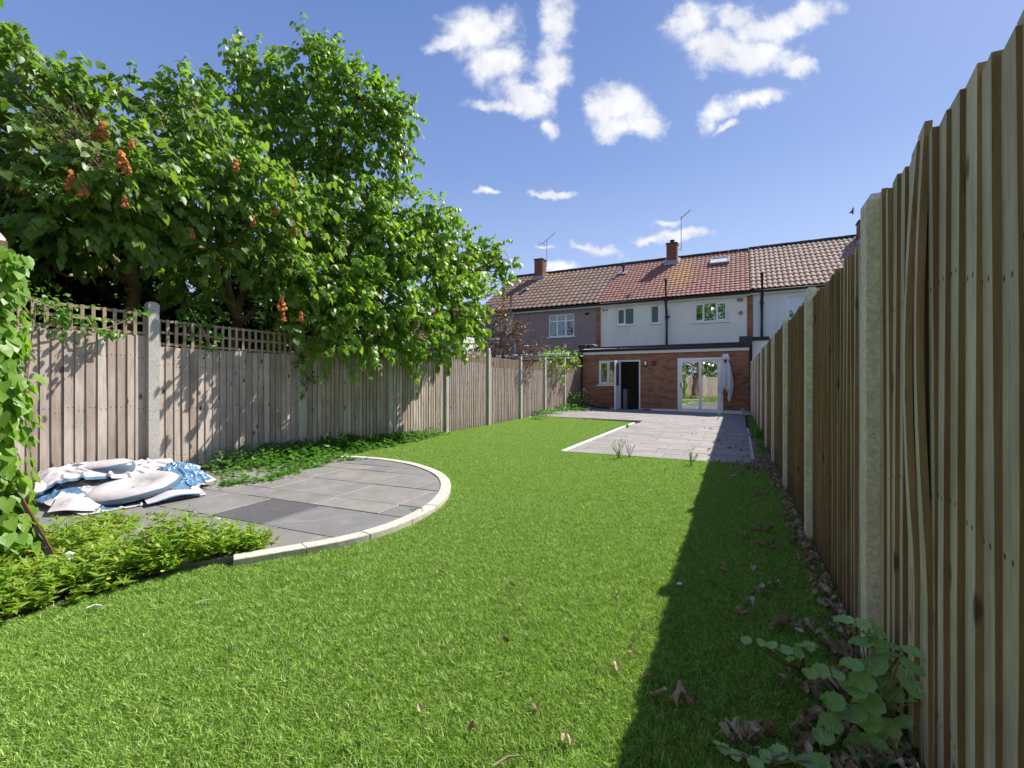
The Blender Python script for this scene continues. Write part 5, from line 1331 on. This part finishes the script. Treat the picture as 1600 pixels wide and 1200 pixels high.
sp1 = [(1318, 968, 1.95, .075, 180), (1345, 975, 1.92, .07, 200), (1370, 985, 1.85, .08, 250), (1355, 990, 1.9, .06, 90), (1345, 1003, 1.8, .09, 190), (1370, 1008, 1.75, .09, 350), (1395, 1010, 1.75, .08, 10), (1385, 1025, 1.7, .07, 170), (1405, 1025, 1.7, .07, 30),
       (1330, 1038, 1.75, .085, 190), (1365, 1040, 1.72, .10, 160), (1400, 1045, 1.65, .10, 0), (1430, 1045, 1.6, .09, 340), (1345, 1065, 1.65, .10, 210), (1380, 1060, 1.62, .10, 250), (1420, 1060, 1.6, .09, 20), (1335, 1075, 1.68, .09, 170), (1395, 1085, 1.58, .09, 300),
       (1355, 1095, 1.6, .11, 200), (1325, 1115, 1.6, .12, 190), (1360, 1125, 1.55, .10, 350), (1300, 1095, 1.68, .085, 170), (1280, 1048, 1.85, .07, 190), (1265, 1052, 1.86, .06, 160), (1295, 1130, 1.62, .09, 210), (1285, 1150, 1.58, .08, 150), (1385, 1145, 1.5, .11, 290), (1375, 1160, 1.52, .11, 230),
       (1415, 1130, 1.5, .08, 280), (1400, 1105, 1.55, .06, 60), (1420, 1095, 1.55, .06, 90), (1345, 1165, 1.5, .12, 190), (1370, 1175, 1.48, .12, 350), (1430, 1080, 1.56, .07, 0), (1310, 1055, 1.8, .06, 30), (1410, 1165, 1.48, .06, 100), (1430, 1020, 1.62, .07, 300)]
plant('bramble', 'leafy green bramble growing up against the right fence near the lower corner', (0.38, 1.93, 0), sp1)
sp2 = [(1225, 1015, 2.05, .06, 190), (1205, 1008, 2.07, .05, 170), (1245, 1020, 2.0, .05, 200), (1250, 1008, 2.03, .05, 120), (1165, 1000, 2.1, .045, 160), (1190, 1004, 2.1, .04, 10), (1235, 1030, 1.98, .04, 250), (1265, 1010, 2.0, .05, 20)]
plant('bramble', 'trailing bramble runner with small leaves stretching over the shaded lawn', (0.22, 2.15, 0), sp2)
sp3 = [(1215, 1175, 1.42, .07, 180), (1240, 1185, 1.40, .06, 340), (1260, 1190, 1.38, .08, 200), (1195, 1180, 1.42, .05, 150), (1130, 1170, 1.42, .045, 190), (1150, 1180, 1.4, .045, 20), (1180, 1195, 1.38, .06, 250), (1120, 1160, 1.43, .035, 120), (1285, 1195, 1.36, .07, 0)]
plant('bramble', 'small bramble seedling with round leaves at the bottom edge of the shaded lawn', (0.06, 1.55, 0), sp3)

# wispy weeds growing from the patio joints
def weed(label, x, y, h, n, mat, leaf=.05):
    t = thing('weed', (x, y, 0), label, 'weed'); st = MB(); lv = Leaves()
    for i in range(n):
        a = random.uniform(0, 6.28); tip = Vector((x + math.cos(a) * h * .35, y + math.sin(a) * h * .35, h * random.uniform(.6, 1)))
        st.tube([(x, y, 0), Vector((x, y, 0)).lerp(tip, .5) + Vector((0, 0, .03)), tip], [.003, .0025, .001], 4)
        for k in range(9):
            q = Vector((x, y, 0)).lerp(tip, .25 + k * .085); b_ = random.uniform(0, 6.28)
            lv.add(tuple(q), (math.cos(b_), math.sin(b_), 1.0), (math.cos(b_) , math.sin(b_), .3), leaf * random.uniform(.6, 1.1))
    st.build('stem', M['leaf_bind'], t); build_leaves(lv, 'lance', mat, t)
p = on_ground(967, 718); weed('tall wispy weed at the front edge of the patio, leftmost', p.x, p.y, .34, 7, M['leaf_bind'])
p = on_ground(984, 716); weed('greyish seeding weed beside the tall wispy one on the patio edge', p.x, p.y, .32, 6, M['leaf_purple'], .03)
p = on_ground(1080, 729); weed('short green weed near the shadow edge of the patio', p.x, p.y, .26, 6, M['leaf_bind'])
p = on_ground(1121, 658); weed('small yellowing weed in front of the patio doors', p.x, p.y, .30, 4, M['leaf_vine'])
p = on_ground(980, 668, .03); weed('low weed tuft on the corner of the pale edging', p.x, p.y, .12, 12, M['leaf_bind'])
lv = Leaves()
for i in range(900):
    y = random.choice([random.gauss(11.3, .6), random.gauss(13.5, 1.2), random.gauss(9, .6)]); x = XP1 + .1 + random.random() * (xr(y) - XP1 - .12); a = random.uniform(0, 6.28); h = .22 if y > 10.2 else .08
    lv.add((x, y, random.uniform(0, h * .5)), (math.cos(a) * .5, math.sin(a) * .5, 1), (math.cos(a), math.sin(a), .4), h * random.uniform(.3, .8))
ob = build_leaves(lv, 'lance', M['leaf_bind'], None, name='weeds'); tag(ob, 'green weeds growing in the strip between the patio and the right fence', 'weeds', kind='stuff')

# ------------------------------------------------------------------ dead leaves
def curl_mesh(seed, mat):
    r = random.Random(seed); mb = MB(); n, m_ = 7, 5; L_ = .07; Wd = .045
    cy = r.uniform(1.1, 2.6); cx_ = r.uniform(-1.2, 1.2)
    for i in range(n):
        t = i / (n - 1); wv = Wd * math.sin(math.pi * (t * .92 + .05)) * (1 + r.uniform(-.2, .2))
        for j in range(m_):
            s = (j / (m_ - 1) - .5) * 2; ang_ = s * cy
            x = math.sin(ang_) * wv * .5 / max(.4, cy) * 1.2; z = (1 - math.cos(ang_)) * wv * .55 + .014 * math.sin(t * 5 + cx_) + r.uniform(-.006, .006) + (t - .5) ** 2 * .05 * cx_
            mb.v.append((x, (t - .5) * L_ + r.uniform(-.002, .002), z))
    zm = min(v[2] for v in mb.v); mb.v = [(a, b, c - zm) for a, b, c in mb.v]
    for i in range(n - 1):
        for j in range(m_ - 1): k = i * m_ + j; mb.f.append((k, k + 1, k + m_ + 1, k + m_)); mb.m.append(0)
    mb.tube([(0, -L_ / 2 - .03, .004), (0, -L_ / 2, .006)], .0012, 3)
    return mb.mesh('dead_leaf', mat, smooth=True)
curls = [curl_mesh(s, M['dead']) for s in range(6)]; pale = [curl_mesh(s + 20, M['dead_pale']) for s in range(2)]
def dead(px, py, s=1.0, p=False, z=.022):
    q = on_ground(px, py, .02)
    o = link('dead_leaf', random.choice(pale if p else curls), None, (q.x, q.y, gz(q.x, q.y) + z), (random.gauss(0, .2), random.gauss(0, .2), random.uniform(0, 6.28)), (s * .95, s * .9, s * .9))
    lit = q.x < -.36 and q.y < 7.2
    if p: tag(o, 'pale yellow fallen leaf on the lawn', 'leaf', 'pale fallen leaves')
    elif lit: tag(o, 'small brown fallen leaf on the sunlit lawn', 'leaf', 'brown leaves on the sunlit lawn')
    elif q.y > 7.2: tag(o, 'brown fallen leaf on the grey patio', 'leaf', 'brown leaves on the patio')
    else: tag(o, 'curled brown dead leaf on the shaded lawn', 'leaf', 'curled dead leaves on the shaded lawn')
    o.location.z = (.027 if q.y < 7.2 or q.x < -2.7 else .024) + gz(q.x, q.y)
for (px, py) in [(1129, 893), (1180, 890), (1208, 912), (1190, 925), (1192, 928), (1216, 915), (1240, 963), (1220, 984), (1255, 988), (1246, 982), (1190, 830), (1198, 833), (1183, 827), (1171, 839), (1191, 853), (1200, 856), (1187, 776), (1179, 774), (1160, 783), (1170, 788), (1187, 796),
                 (1238, 850), (1250, 857), (1226, 845), (1290, 922), (1297, 930), (1281, 926), (1170, 998), (1154, 963), (1141, 1155), (1147, 1159), (1185, 1160), (1199, 1152), (1172, 948), (1177, 1150), (1029, 1094), (1064, 1099), (1075, 1102), (1208, 985), (1300, 880), (1160, 740), (1178, 745), (1150, 748),
                 (1265, 1130), (1275, 1125), (1283, 1118), (1258, 1145), (1270, 1160), (1285, 1095), (1280, 1165), (1250, 1075), (1262, 1085), (1300, 1075), (1310, 1060), (1320, 1030), (1330, 1050), (1345, 1120), (1310, 1150), (1290, 1010), (1305, 1020), (1280, 1000), (1395, 1180), (1380, 1195)]:
    for k in range(random.choice([1, 2, 3])): dead(px + random.uniform(-8, 8), py + random.uniform(-4, 4), random.uniform(.4, 1.1))
for (px, py) in [(777, 953), (813, 952), (790, 1007), (990, 1007), (1151, 961), (656, 1112), (737, 1144), (1008, 1062), (687, 898), (1013, 1050), (835, 1110), (800, 918), (930, 1058), (964, 932), (706, 785), (1075, 705), (1052, 745), (1040, 735), (330, 880), (660, 825)]: dead(px, py, random.uniform(.35, .6))
for (px, py) in [(1068, 855), (985, 1027), (890, 1163), (880, 1160), (1063, 912), (1009, 976), (1204, 988), (1270, 1020), (1190, 1140), (1247, 985), (963, 1048), (1093, 1130), (1005, 907)]: dead(px, py, random.uniform(.4, .7), True)
for (px, py) in [(1130, 668), (1139, 672), (1150, 665), (1162, 690), (1120, 690), (1160, 705), (1085, 680), (1105, 672), (1168, 680), (1140, 700), (1110, 705), (1100, 660), (1163, 665), (1155, 720), (1165, 715)]:
    for k in range(2): dead(px + random.uniform(-5, 5), py + random.uniform(-2, 2), random.uniform(.6, 1.1))
# drift of litter along the foot of the right fence
lm = MB(); vv_all = []; ff = []
tmp = [([tuple(v.co) for v in c_.vertices], [tuple(f.vertices) for f in c_.polygons]) for c_ in curls]
V_, F4, nv = [], [], 0
for i in range(1300):
    y = random.choice([random.uniform(.6, 7.2), random.uniform(1.8, 7.2), random.gauss(7.15, .22), random.uniform(7, 11), random.gauss(1.75, .3)])
    if y > 7.3: x = random.uniform(XP1 + .05, xr(y) - .02)
    elif y > 6.7: x = xr(y) - abs(random.gauss(0, .30)) - .02
    else: x = xr(y) - .02 - abs(random.gauss(0, .045 if y > 2.1 else .14))
    vs_, fs_ = random.choice(tmp); T = Matrix.Translation((x, y, .022)) @ Matrix.Rotation(random.uniform(0, 6.28), 4, 'Z') @ Matrix.Rotation(random.gauss(0, .4), 4, 'X') @ Matrix.Scale(random.uniform(.3, .75), 4)
    lm.v += [tuple(T @ Vector(v)) for v in vs_]; lm.f += [tuple(a + nv for a in f) for f in fs_]; lm.m += [0] * len(fs_); nv += len(vs_)
tag(lm.build('leaf_litter', M['dead'], smooth=True), 'drift of brown leaf litter along the foot of the right fence', 'leaf litter', kind='stuff')
gr = MB()
for i in range(1600):
    y = random.uniform(7.3, 12); x = random.uniform(XP1 + .05, xr(y) - .02); s = random.uniform(.008, .02)
    gr.box(-s, s, -s * .8, s * .8, -s * .6, s * .6, 0, Matrix.Translation((x, y, .012)) @ Matrix.Rotation(random.uniform(0, 3), 4, 'Z') @ Matrix.Rotation(random.uniform(-.4, .4), 4, 'X'))
tag(gr.build('gravel', M['gravel']), 'pale gravel between the patio and the right fence', 'gravel', kind='stuff')
# white feather, sticks
def stick(name, label, a, b, r, mat, cat='stick'):
    mb = MB(); a, b = Vector(a), Vector(b); mid = a.lerp(b, .5) + Vector((0, 0, .012)); mb.tube([a, mid, b], [r, r * .9, r * .5], 6); o = mb.build(name, mat, None, smooth=True); tag(o, label, cat)
stick('stick', 'bleached stick lying on the lawn below the shrubs', on_ground(137, 950, .03), on_ground(163, 948, .035), .006, M['petal'])
stick('stick', 'thin forked twig near the bottom of the lawn', on_ground(772, 1196, .03), on_ground(816, 1181, .035), .004, M['twig'])
stick('stick', 'thin dry stem by the end of the pale kerb', on_ground(395, 868, .03), on_ground(418, 862, .04), .004, M['twig'])
stick('stick', 'long dry stalk on the shaded lawn', on_ground(1210, 936, .03), on_ground(1253, 943, .03), .002, M['twig'])
mb = MB(); c = on_ground(322, 939, .035)
mb.face([c + Vector((-.03, -.015, 0)), c + Vector((0, -.012, .008)), c + Vector((.03, .012, .012)), c + Vector((.0, .012, .004))]); mb.tube([c + Vector((-.04, -.02, 0)), c + Vector((.03, .012, .012))], .0012, 4)
tag(mb.build('feather', M['petal']), 'small white feather on the sunlit lawn', 'feather')
c = on_ground(1062, 913, .03)
mb = MB(); mb.tube([c + Vector((-.012, 0, 0)), c + Vector((.012, 0, .006))], [.009, .006], 7); tag(mb.build('pebble', M['petal']), 'white scrap on the lawn at the shadow edge', 'pebble')
c = on_ground(58, 0 + 838, .10)
c = on_ground(108, 872, .12)
bm = bmesh.new(); bmesh.ops.create_icosphere(bm, subdivisions=2, radius=.035)
for v in bm.verts: v.co += Vector(noise.noise_vector(v.co * 40)) * .012
me = bpy.data.meshes.new('paper_scrap'); bm.to_mesh(me); bm.free(); me.materials.append(M['petal']); o = link('paper_scrap', me, None, c); tag(o, 'crumpled white paper scrap among the low shrubs', 'paper')

# ------------------------------------------------------------------ deflated inflatable pool
pool = thing('deflated_pool', (-5.5, 2.2, .05), 'deflated white and blue inflatable pool crumpled on the slate by the fence', 'inflatable pool')
Z0 = .052
def crumple(name, poly_px, h, seed, mats, blue=None, n=44, folds=1.0, z=Z0, edge=.25):
    """sheet filling an outline on the ground, lifted and folded; the skirt of the sheet is the blue side"""
    P = [on_ground(px, py, z).xy if not isinstance(px, tuple) else Vector(px) for px, py in poly_px]
    C_ = sum(P, Vector((0, 0))) / len(P); mb = MB(); rings = 26; seg_ = 150
    def bound(a):
        d_ = Vector((math.cos(a), math.sin(a))); best = 0
        for i in range(len(P)):
            p, q = P[i] - C_, P[(i + 1) % len(P)] - C_; e_ = q - p; den = d_.x * e_.y - d_.y * e_.x
            if abs(den) < 1e-9: continue
            t = (p.x * e_.y - p.y * e_.x) / den; u = (p.x * d_.y - p.y * d_.x) / den
            if t > 0 and -1e-6 <= u <= 1 + 1e-6: best = max(best, t)
        return best
    B = [bound(2 * math.pi * k / seg_) for k in range(seg_)]
    B = [(B[k - 1] + 2 * B[k] + B[(k + 1) % seg_]) / 4 for k in range(seg_)]
    for i in range(rings + 1):
        t = i / rings
        for k in range(seg_):
            a = 2 * math.pi * k / seg_; rr = B[k] * (t if i < rings else .985); x, y = C_.x + math.cos(a) * rr, C_.y + math.sin(a) * rr
            q = Vector(((x + y * .6) * 2.6, (y - x * .6) * 5.2, seed)); q = q + noise.noise_vector(q * .6) * .5; f1 = (1 - min(1, abs(noise.noise(q)) * 2.6)) ** 1.6; f2 = (1 - min(1, abs(noise.noise(q * 2.3 + Vector((3, 1, 0)))) * 2.6)) ** 2; f3 = noise.noise(q * 5)
            prof = min(1, (1 - t) / edge) ** .5 if i < rings else 0
            hz = h * (prof * (.66 + folds * (.20 * f1 + .07 * f2 + .05 * f3 + .22 * noise.noise(q * .35))))
            mb.v.append((x, y, z + max(0.0015 if i < rings else 0, hz)))
    c = len(mb.v)
    for i in range(rings):
        for k in range(seg_):
            l = (k + 1) % seg_; mb.f.append((i * seg_ + k, i * seg_ + l, (i + 1) * seg_ + l, (i + 1) * seg_ + k))
            t = (i + .5) / rings; a = 2 * math.pi * k / seg_; vv = mb.v[i * seg_ + k]
            mb.m.append(1 if blue and blue(t, a, vv) else 0)
    return mb.build(name, mats, pool, smooth=True)
WB = [M['vinyl_white'], M['vinyl_blue']]
nb = lambda v, s=3.0, o=0: noise.noise(Vector((v[0] * s, v[1] * s, o)))
def cloth(name, quad, nu, nv, slackness, seed, hump, colour, base_z=Z0, steps=150):
    """a slack plastic sheet let fall onto the ground: position based relaxation of an over-long grid"""
    r = np.random.default_rng(seed); q = [np.array(p) for p in quad]
    U, V_ = np.meshgrid(np.linspace(0, 1, nu), np.linspace(0, 1, nv), indexing='ij')
    W2 = (1 - V_)[..., None] * ((1 - U)[..., None] * q[0] + U[..., None] * q[1]) + V_[..., None] * ((1 - U)[..., None] * q[3] + U[..., None] * q[2])
    X = np.zeros((nu, nv, 3)); X[..., :2] = W2
    def fl(P): return base_z + hump(P[..., 0], P[..., 1])
    X[..., 2] = fl(X) + .02 + .03 * r.random((nu, nv))
    k_ = r.normal(size=(9, 3)); 
    for a, b, c in k_: X[..., 2] += .016 * np.sin(X[..., 0] * (9 + 6 * a) + X[..., 1] * (9 + 6 * b) + c * 5) ** 2
    sets = []
    for (du, dv, st) in ((1, 0, 1), (0, 1, 1), (1, 1, 1), (1, -1, 1), (2, 0, .45), (0, 2, .45)):
        I, J = np.meshgrid(np.arange(nu), np.arange(nv), indexing='ij'); ok = (I + du < nu) & (J + dv < nv) & (J + dv >= 0)
        a = (I * nv + J)[ok]; b = ((I + du) * nv + J + dv)[ok]
        key = ((I[ok] // max(1, du)) if du else (J[ok] // dv)) % 2
        for par in (0, 1):
            m_ = key == par
            if du and dv: sets.append((a[m_], b[m_], st, (du, dv)))
            else: sets.append((a[m_], b[m_], st, (du, dv)))
    flat0 = X.reshape(-1, 3).copy(); rest = [np.linalg.norm(flat0[a][:, :2] - flat0[b][:, :2], axis=1) * slackness for a, b, _, _ in sets]
    P = flat0.copy(); Vv = np.zeros_like(P)
    for it in range(steps):
        Vv[:, 2] -= .0016; Vv *= .93; Q = P + Vv
        for _ in range(3):
            for (a, b, st, _k), L0 in zip(sets, rest):
                d_ = Q[b] - Q[a]; l = np.linalg.norm(d_, axis=1) + 1e-9
                w_ = np.where(l < L0, st * .5, .5) * .5
                c_ = d_ * ((l - L0) / l * w_)[:, None]
                np.add.at(Q, a, c_); np.add.at(Q, b, -c_)
            f_ = fl(Q); low = Q[:, 2] < f_; Q[:, 2] = np.maximum(Q[:, 2], f_); hi_ = f_ + .10; Q[:, 2] = np.where(Q[:, 2] > hi_, hi_ * .3 + Q[:, 2] * .7, Q[:, 2])
            Q[:, :2] += (flat0[:, :2] - Q[:, :2]) * .02
            Q[:, 0] = np.maximum(Q[:, 0], XL + .05)
        Vv = Q - P; Vv[low, :2] *= .3; P = Q
    F4 = []; mi = []
    for i in range(nu - 1):
        for j in range(nv - 1):
            F4.append((i * nv + j, (i + 1) * nv + j, (i + 1) * nv + j + 1, i * nv + j + 1)); mi.append(colour((i + .5) / (nu - 1), (j + .5) / (nv - 1)))
    me = np_mesh(name, P - np.array(pool.location), F4, [M['vinyl_white'], M['vinyl_blue']], mi, True)
    o = link(name, me, pool); md = o.modifiers.new('sub', 'SUBSURF'); md.levels = 1; md.render_levels = 1
    return o
def gp(px, py, z=Z0): v = on_ground(px, py, z); return (v.x, v.y)
def bump_at(x, y, cx, cy, r, h): return h * np.exp(-((x - cx) ** 2 + (y - cy) ** 2) / (r * r))
def sm(t): t = np.clip(t, 0, 1); return t * t * (3 - 2 * t)
def pile(x, y): return .005 + .20 * sm((-4.85 - x) / 1.15) * sm((y - 1.55) / .4) * sm((3.25 - y) / .35)
def main_col(u, v):
    w_ = .05 * math.sin(u * 19) + .03 * math.sin(u * 47 + 2)
    if u > .70 + .06 * math.sin(v * 9) and .10 < v < .80: return 1 if u < .97 else 0
    if .06 + w_ * .4 < v < .21 + w_ and .05 < u < .62: return 1
    if u < .22 and .45 + w_ < v < .62 + w_: return 1
    return 0
cloth('groundsheet', [(-4.90, 1.80), (-4.74, 2.66), (-5.95, 3.12), (-6.08, 1.66)], 76, 84, 1.20, 3, pile, main_col)
cloth('blue_fold', [(-4.88, 2.50), (-5.12, 2.98), (-5.80, 3.02), (-5.35, 2.45)], 36, 40, 1.30, 9,
      lambda x, y: pile(x, y) + .02 + bump_at(x, y, -5.38, 2.74, .22, .10), lambda u, v: 0 if v > .93 or u > .94 or v < .05 else 1)
cloth('folded_wall', [(-5.62, 1.72), (-5.30, 2.72), (-5.85, 2.90), (-6.08, 1.90)], 66, 36, 1.26, 17, lambda x, y: pile(x, y) + .045 + bump_at(x, y, -5.75, 2.2, .35, .05), lambda u, v: 1 if v < .08 and u < .5 else 0)
cloth('white_flap', [(-4.72, 2.18), (-4.70, 2.62), (-4.98, 2.72), (-4.95, 2.25)], 36, 26, 1.16, 23, lambda x, y: pile(x, y) + .02 + bump_at(x, y, -4.84, 2.42, .16, .06), lambda u, v: 1 if v < .07 else 0)
cloth('white_flap', [(-5.15, 1.66), (-4.92, 1.86), (-5.1, 2.0), (-5.4, 1.8)], 28, 22, 1.2, 29, lambda x, y: pile(x, y) + .015 + bump_at(x, y, -5.15, 1.82, .12, .05), lambda u, v: 0)
def cushion(name, c, r, thick, tilt, spin, kidney=0.0, stretch=1.0, groove=True, top=.62):
    mb = MB(); seg_ = 56
    prof = [(0, .42), (.14, .40), (.22, .52), (.30, .46), (.42, .78), (.58, .93), (.74, .97), (.88, .86), (.97, .60), (1.0, .35), (.97, .08), (.85, 0)] if groove else [(0, .97), (.3, 1), (.6, .98), (.8, .93), (.93, .80), (1.0, .55), (.99, .3), (.93, .1), (.8, 0)]
    for i, (rr, hh) in enumerate(prof):
        for k in range(seg_):
            a = 2 * math.pi * k / seg_; R_ = r * rr * (1 - kidney * max(0, math.cos(a - 1.57)) ** 2)
            x = math.cos(a) * R_ * stretch; y = math.sin(a) * R_; z = hh * thick + .006 * noise.noise(Vector((x * 9, y * 9, r * 7))) * (1 if hh > .3 else .2)
            if groove: z += thick * .10 * math.sin(a * 1.0 + rr * 9) * (1 - rr) 
            mb.v.append((x, y, z))
    for i in range(len(prof) - 1):
        for k in range(seg_):
            l = (k + 1) % seg_; mb.f.append((i * seg_ + k, i * seg_ + l, (i + 1) * seg_ + l, (i + 1) * seg_ + k)[::-1]); mb.m.append(1 if prof[i][0] > .9 and prof[i][1] < top else 0)
    T = Matrix.Translation(c) @ Matrix.Rotation(spin, 4, 'Z') @ Matrix.Rotation(tilt[0], 4, 'X') @ Matrix.Rotation(tilt[1], 4, 'Y')
    mb.v = [tuple(T @ Vector(v)) for v in mb.v]
    return mb.build(name, [M['vinyl_white'], M['vinyl_grey']], pool, smooth=True)
cushion('ring_cushion', (-5.21, 2.28, .115), .37, .10, (.16, -.06), YAW, 0, 1.0)
cushion('side_tube', (-5.80, 2.27, .215), .19, .15, (.12, -.10), YAW, .25, 1.75, False, .85)
cushion('pillow', (-5.72, 1.72, .15), .12, .09, (.1, .1), 0, 0, 1.1, False, .6)

# ------------------------------------------------------------------ folded parasol by the patio door
par = thing('parasol', (-0.50, 18.72, 0), 'folded white parasol hanging in pleats beside the patio door', 'parasol')
mb = MB(); mb.tube([(-.50, 18.74, 1.0), (-.50, 18.74, 2.30)], .02, 8); mb.tube([(-.50, 18.74, 2.12), (-.5, YX - .0, 2.12)], .016, 6); mb.build('pole', M['black'], par)
mb = MB(); seg_ = 72; zs = [(2.27, .07), (2.265, .09), (2.08, .15), (2.06, .10), (2.0, .085), (1.8, .12), (1.5, .165), (1.25, .185), (1.05, .17), (.92, .13)]
for i, (z, r) in enumerate(zs):
    for k in range(seg_):
        a = 2 * math.pi * k / seg_; am = .06 if i < 3 else .42 * min(1, (i - 2) / 3)
        rr = r * (1 + am * math.sin(a * 7 + i * .12) + .12 * noise.noise(Vector((math.cos(a) * 2, math.sin(a) * 2, z * 2))))
        dz = 0 if i < 6 else (-.26 * max(0, math.sin(a * 2 + 1.9)) + .14 * noise.noise(Vector((math.cos(a) * 3, math.sin(a) * 3, 4)))) * (i - 5) / 3
        mb.v.append((-.50 + rr * math.cos(a) * 1.0, 18.74 + rr * math.sin(a) * .75, z + dz))
for i in range(len(zs) - 1):
    for k in range(seg_): l = (k + 1) % seg_; mb.f.append((i * seg_ + l, i * seg_ + k, (i + 1) * seg_ + k, (i + 1) * seg_ + l)); mb.m.append(0)
mb.f.append(tuple(range(seg_))); mb.m.append(0)
mb.build('canopy', M['cloth'], par, smooth=True)
mb = MB(); mb.tube([(-.50, 18.66, 2.035), (-.5, 18.60, 1.95)], [.05, .03], 8); mb.build('strap', M['black'], par)
# red roll on the step
mb = MB(); c = on_y(1003, 641, 18.9); mb.tube([(c.x, 18.9, .085), (c.x + .34, 18.9, .085)], .055, 12); mb.tube([(c.x - .03, 18.9, .085), (c.x, 18.9, .085)], .035, 10)
tag(mb.build('dropped_roll', M['red'], None, smooth=True), 'small faded red roll lying by the open back door', 'roll')
# bird
mb = MB(); p = at_depth(1331, 331, 24)
bd = thing('bird', p, 'small dark bird flying above the right house', 'bird')
mb.tube([p + Vector((-.13, 0, -.05)), p + Vector((-.08, 0, -.03)), p + Vector((0, 0, 0)), p + Vector((.09, 0, .02)), p + Vector((.14, 0, .02))], [.01, .035, .045, .02, .008], 8); mb.build('body', M['bird'], bd, smooth=True)
mb = MB()
for s_ in (-1, 1): mb.v += []; 
mb.face([p + Vector((-.04, 0, .02)), p + Vector((.05, 0, .02)), p + Vector((.08, -.10, .16)), p + Vector((.03, -.12, .20))]); mb.build('wing', M['bird'], bd)
mb = MB(); mb.face([p + Vector((-.04, 0, -.01)), p + Vector((.05, 0, -.01)), p + Vector((.10, .10, -.09)), p + Vector((.06, .12, -.12))]); mb.build('wing', M['bird'], bd)

# ------------------------------------------------------------------ the end of the garden behind the camera, seen in the door glass
bf = thing('garden_fence', (-2.8, -3.7, 0), 'pale fence across the far end of the garden, mirrored in the patio door', 'fence')
mb = MB()
for i in range(74): mb.box(XL + .02 + i * .09, XL + .105 + i * .09, -3.72 - .01 * (i % 2), -3.70, 0, 1.75 + random.uniform(-.01, .01))
tag(mb.build('boards', M['board_near'], bf), kind='stuff')
t = thing('shade_tree', (-3.3, -3.0, 0), 'tree at the end of the garden reflected in the patio door', 'tree')
mb = MB(); limb(mb, (-3.3, -3.0, 0), (-3.2, -3.1, 3.0), .20, .14, .03)
for k in range(6): limb(mb, (-3.2, -3.1, 2.6), (-3.2 + random.uniform(-1.6, 1.6), -3.4 + random.uniform(-1, 1), random.uniform(3.5, 5)), .08, .03)
mb.build('trunk', M['bark'], t, smooth=True)
lv = Leaves()
for k in range(46): ellipsoid_shoots(lv, (-2.6 + random.uniform(-2.6, 2.6), -4.2 + random.uniform(-1.2, .8), random.uniform(2.4, 9.3)), .9, 60, .15, 6, .4, .6)
build_leaves(lv, 'ovate', M['leaf_tall'], t)

tl_ = thing('added_tree_line', (-10, -16, 0), 'unseen row of trees added beyond the end of the garden to darken the upper windows', 'trees'); tag(tl_)  # tree row added so the upper windows mirror dark green, not bright sky
lv = Leaves()
for k in range(110):
    x = -34 + (k % 55) * .85 + random.uniform(-.4, .4); hh = 9.6 + 1.6 * noise.noise(Vector((x * .2, 0, 0))) * 2
    ellipsoid_shoots(lv, (x, -16 + random.uniform(-1, 1), random.uniform(2, hh)), 1.5, 44, .30, 6, .8, .6)
build_leaves(lv, 'ovate', M['leaf_hedge'], tl_)
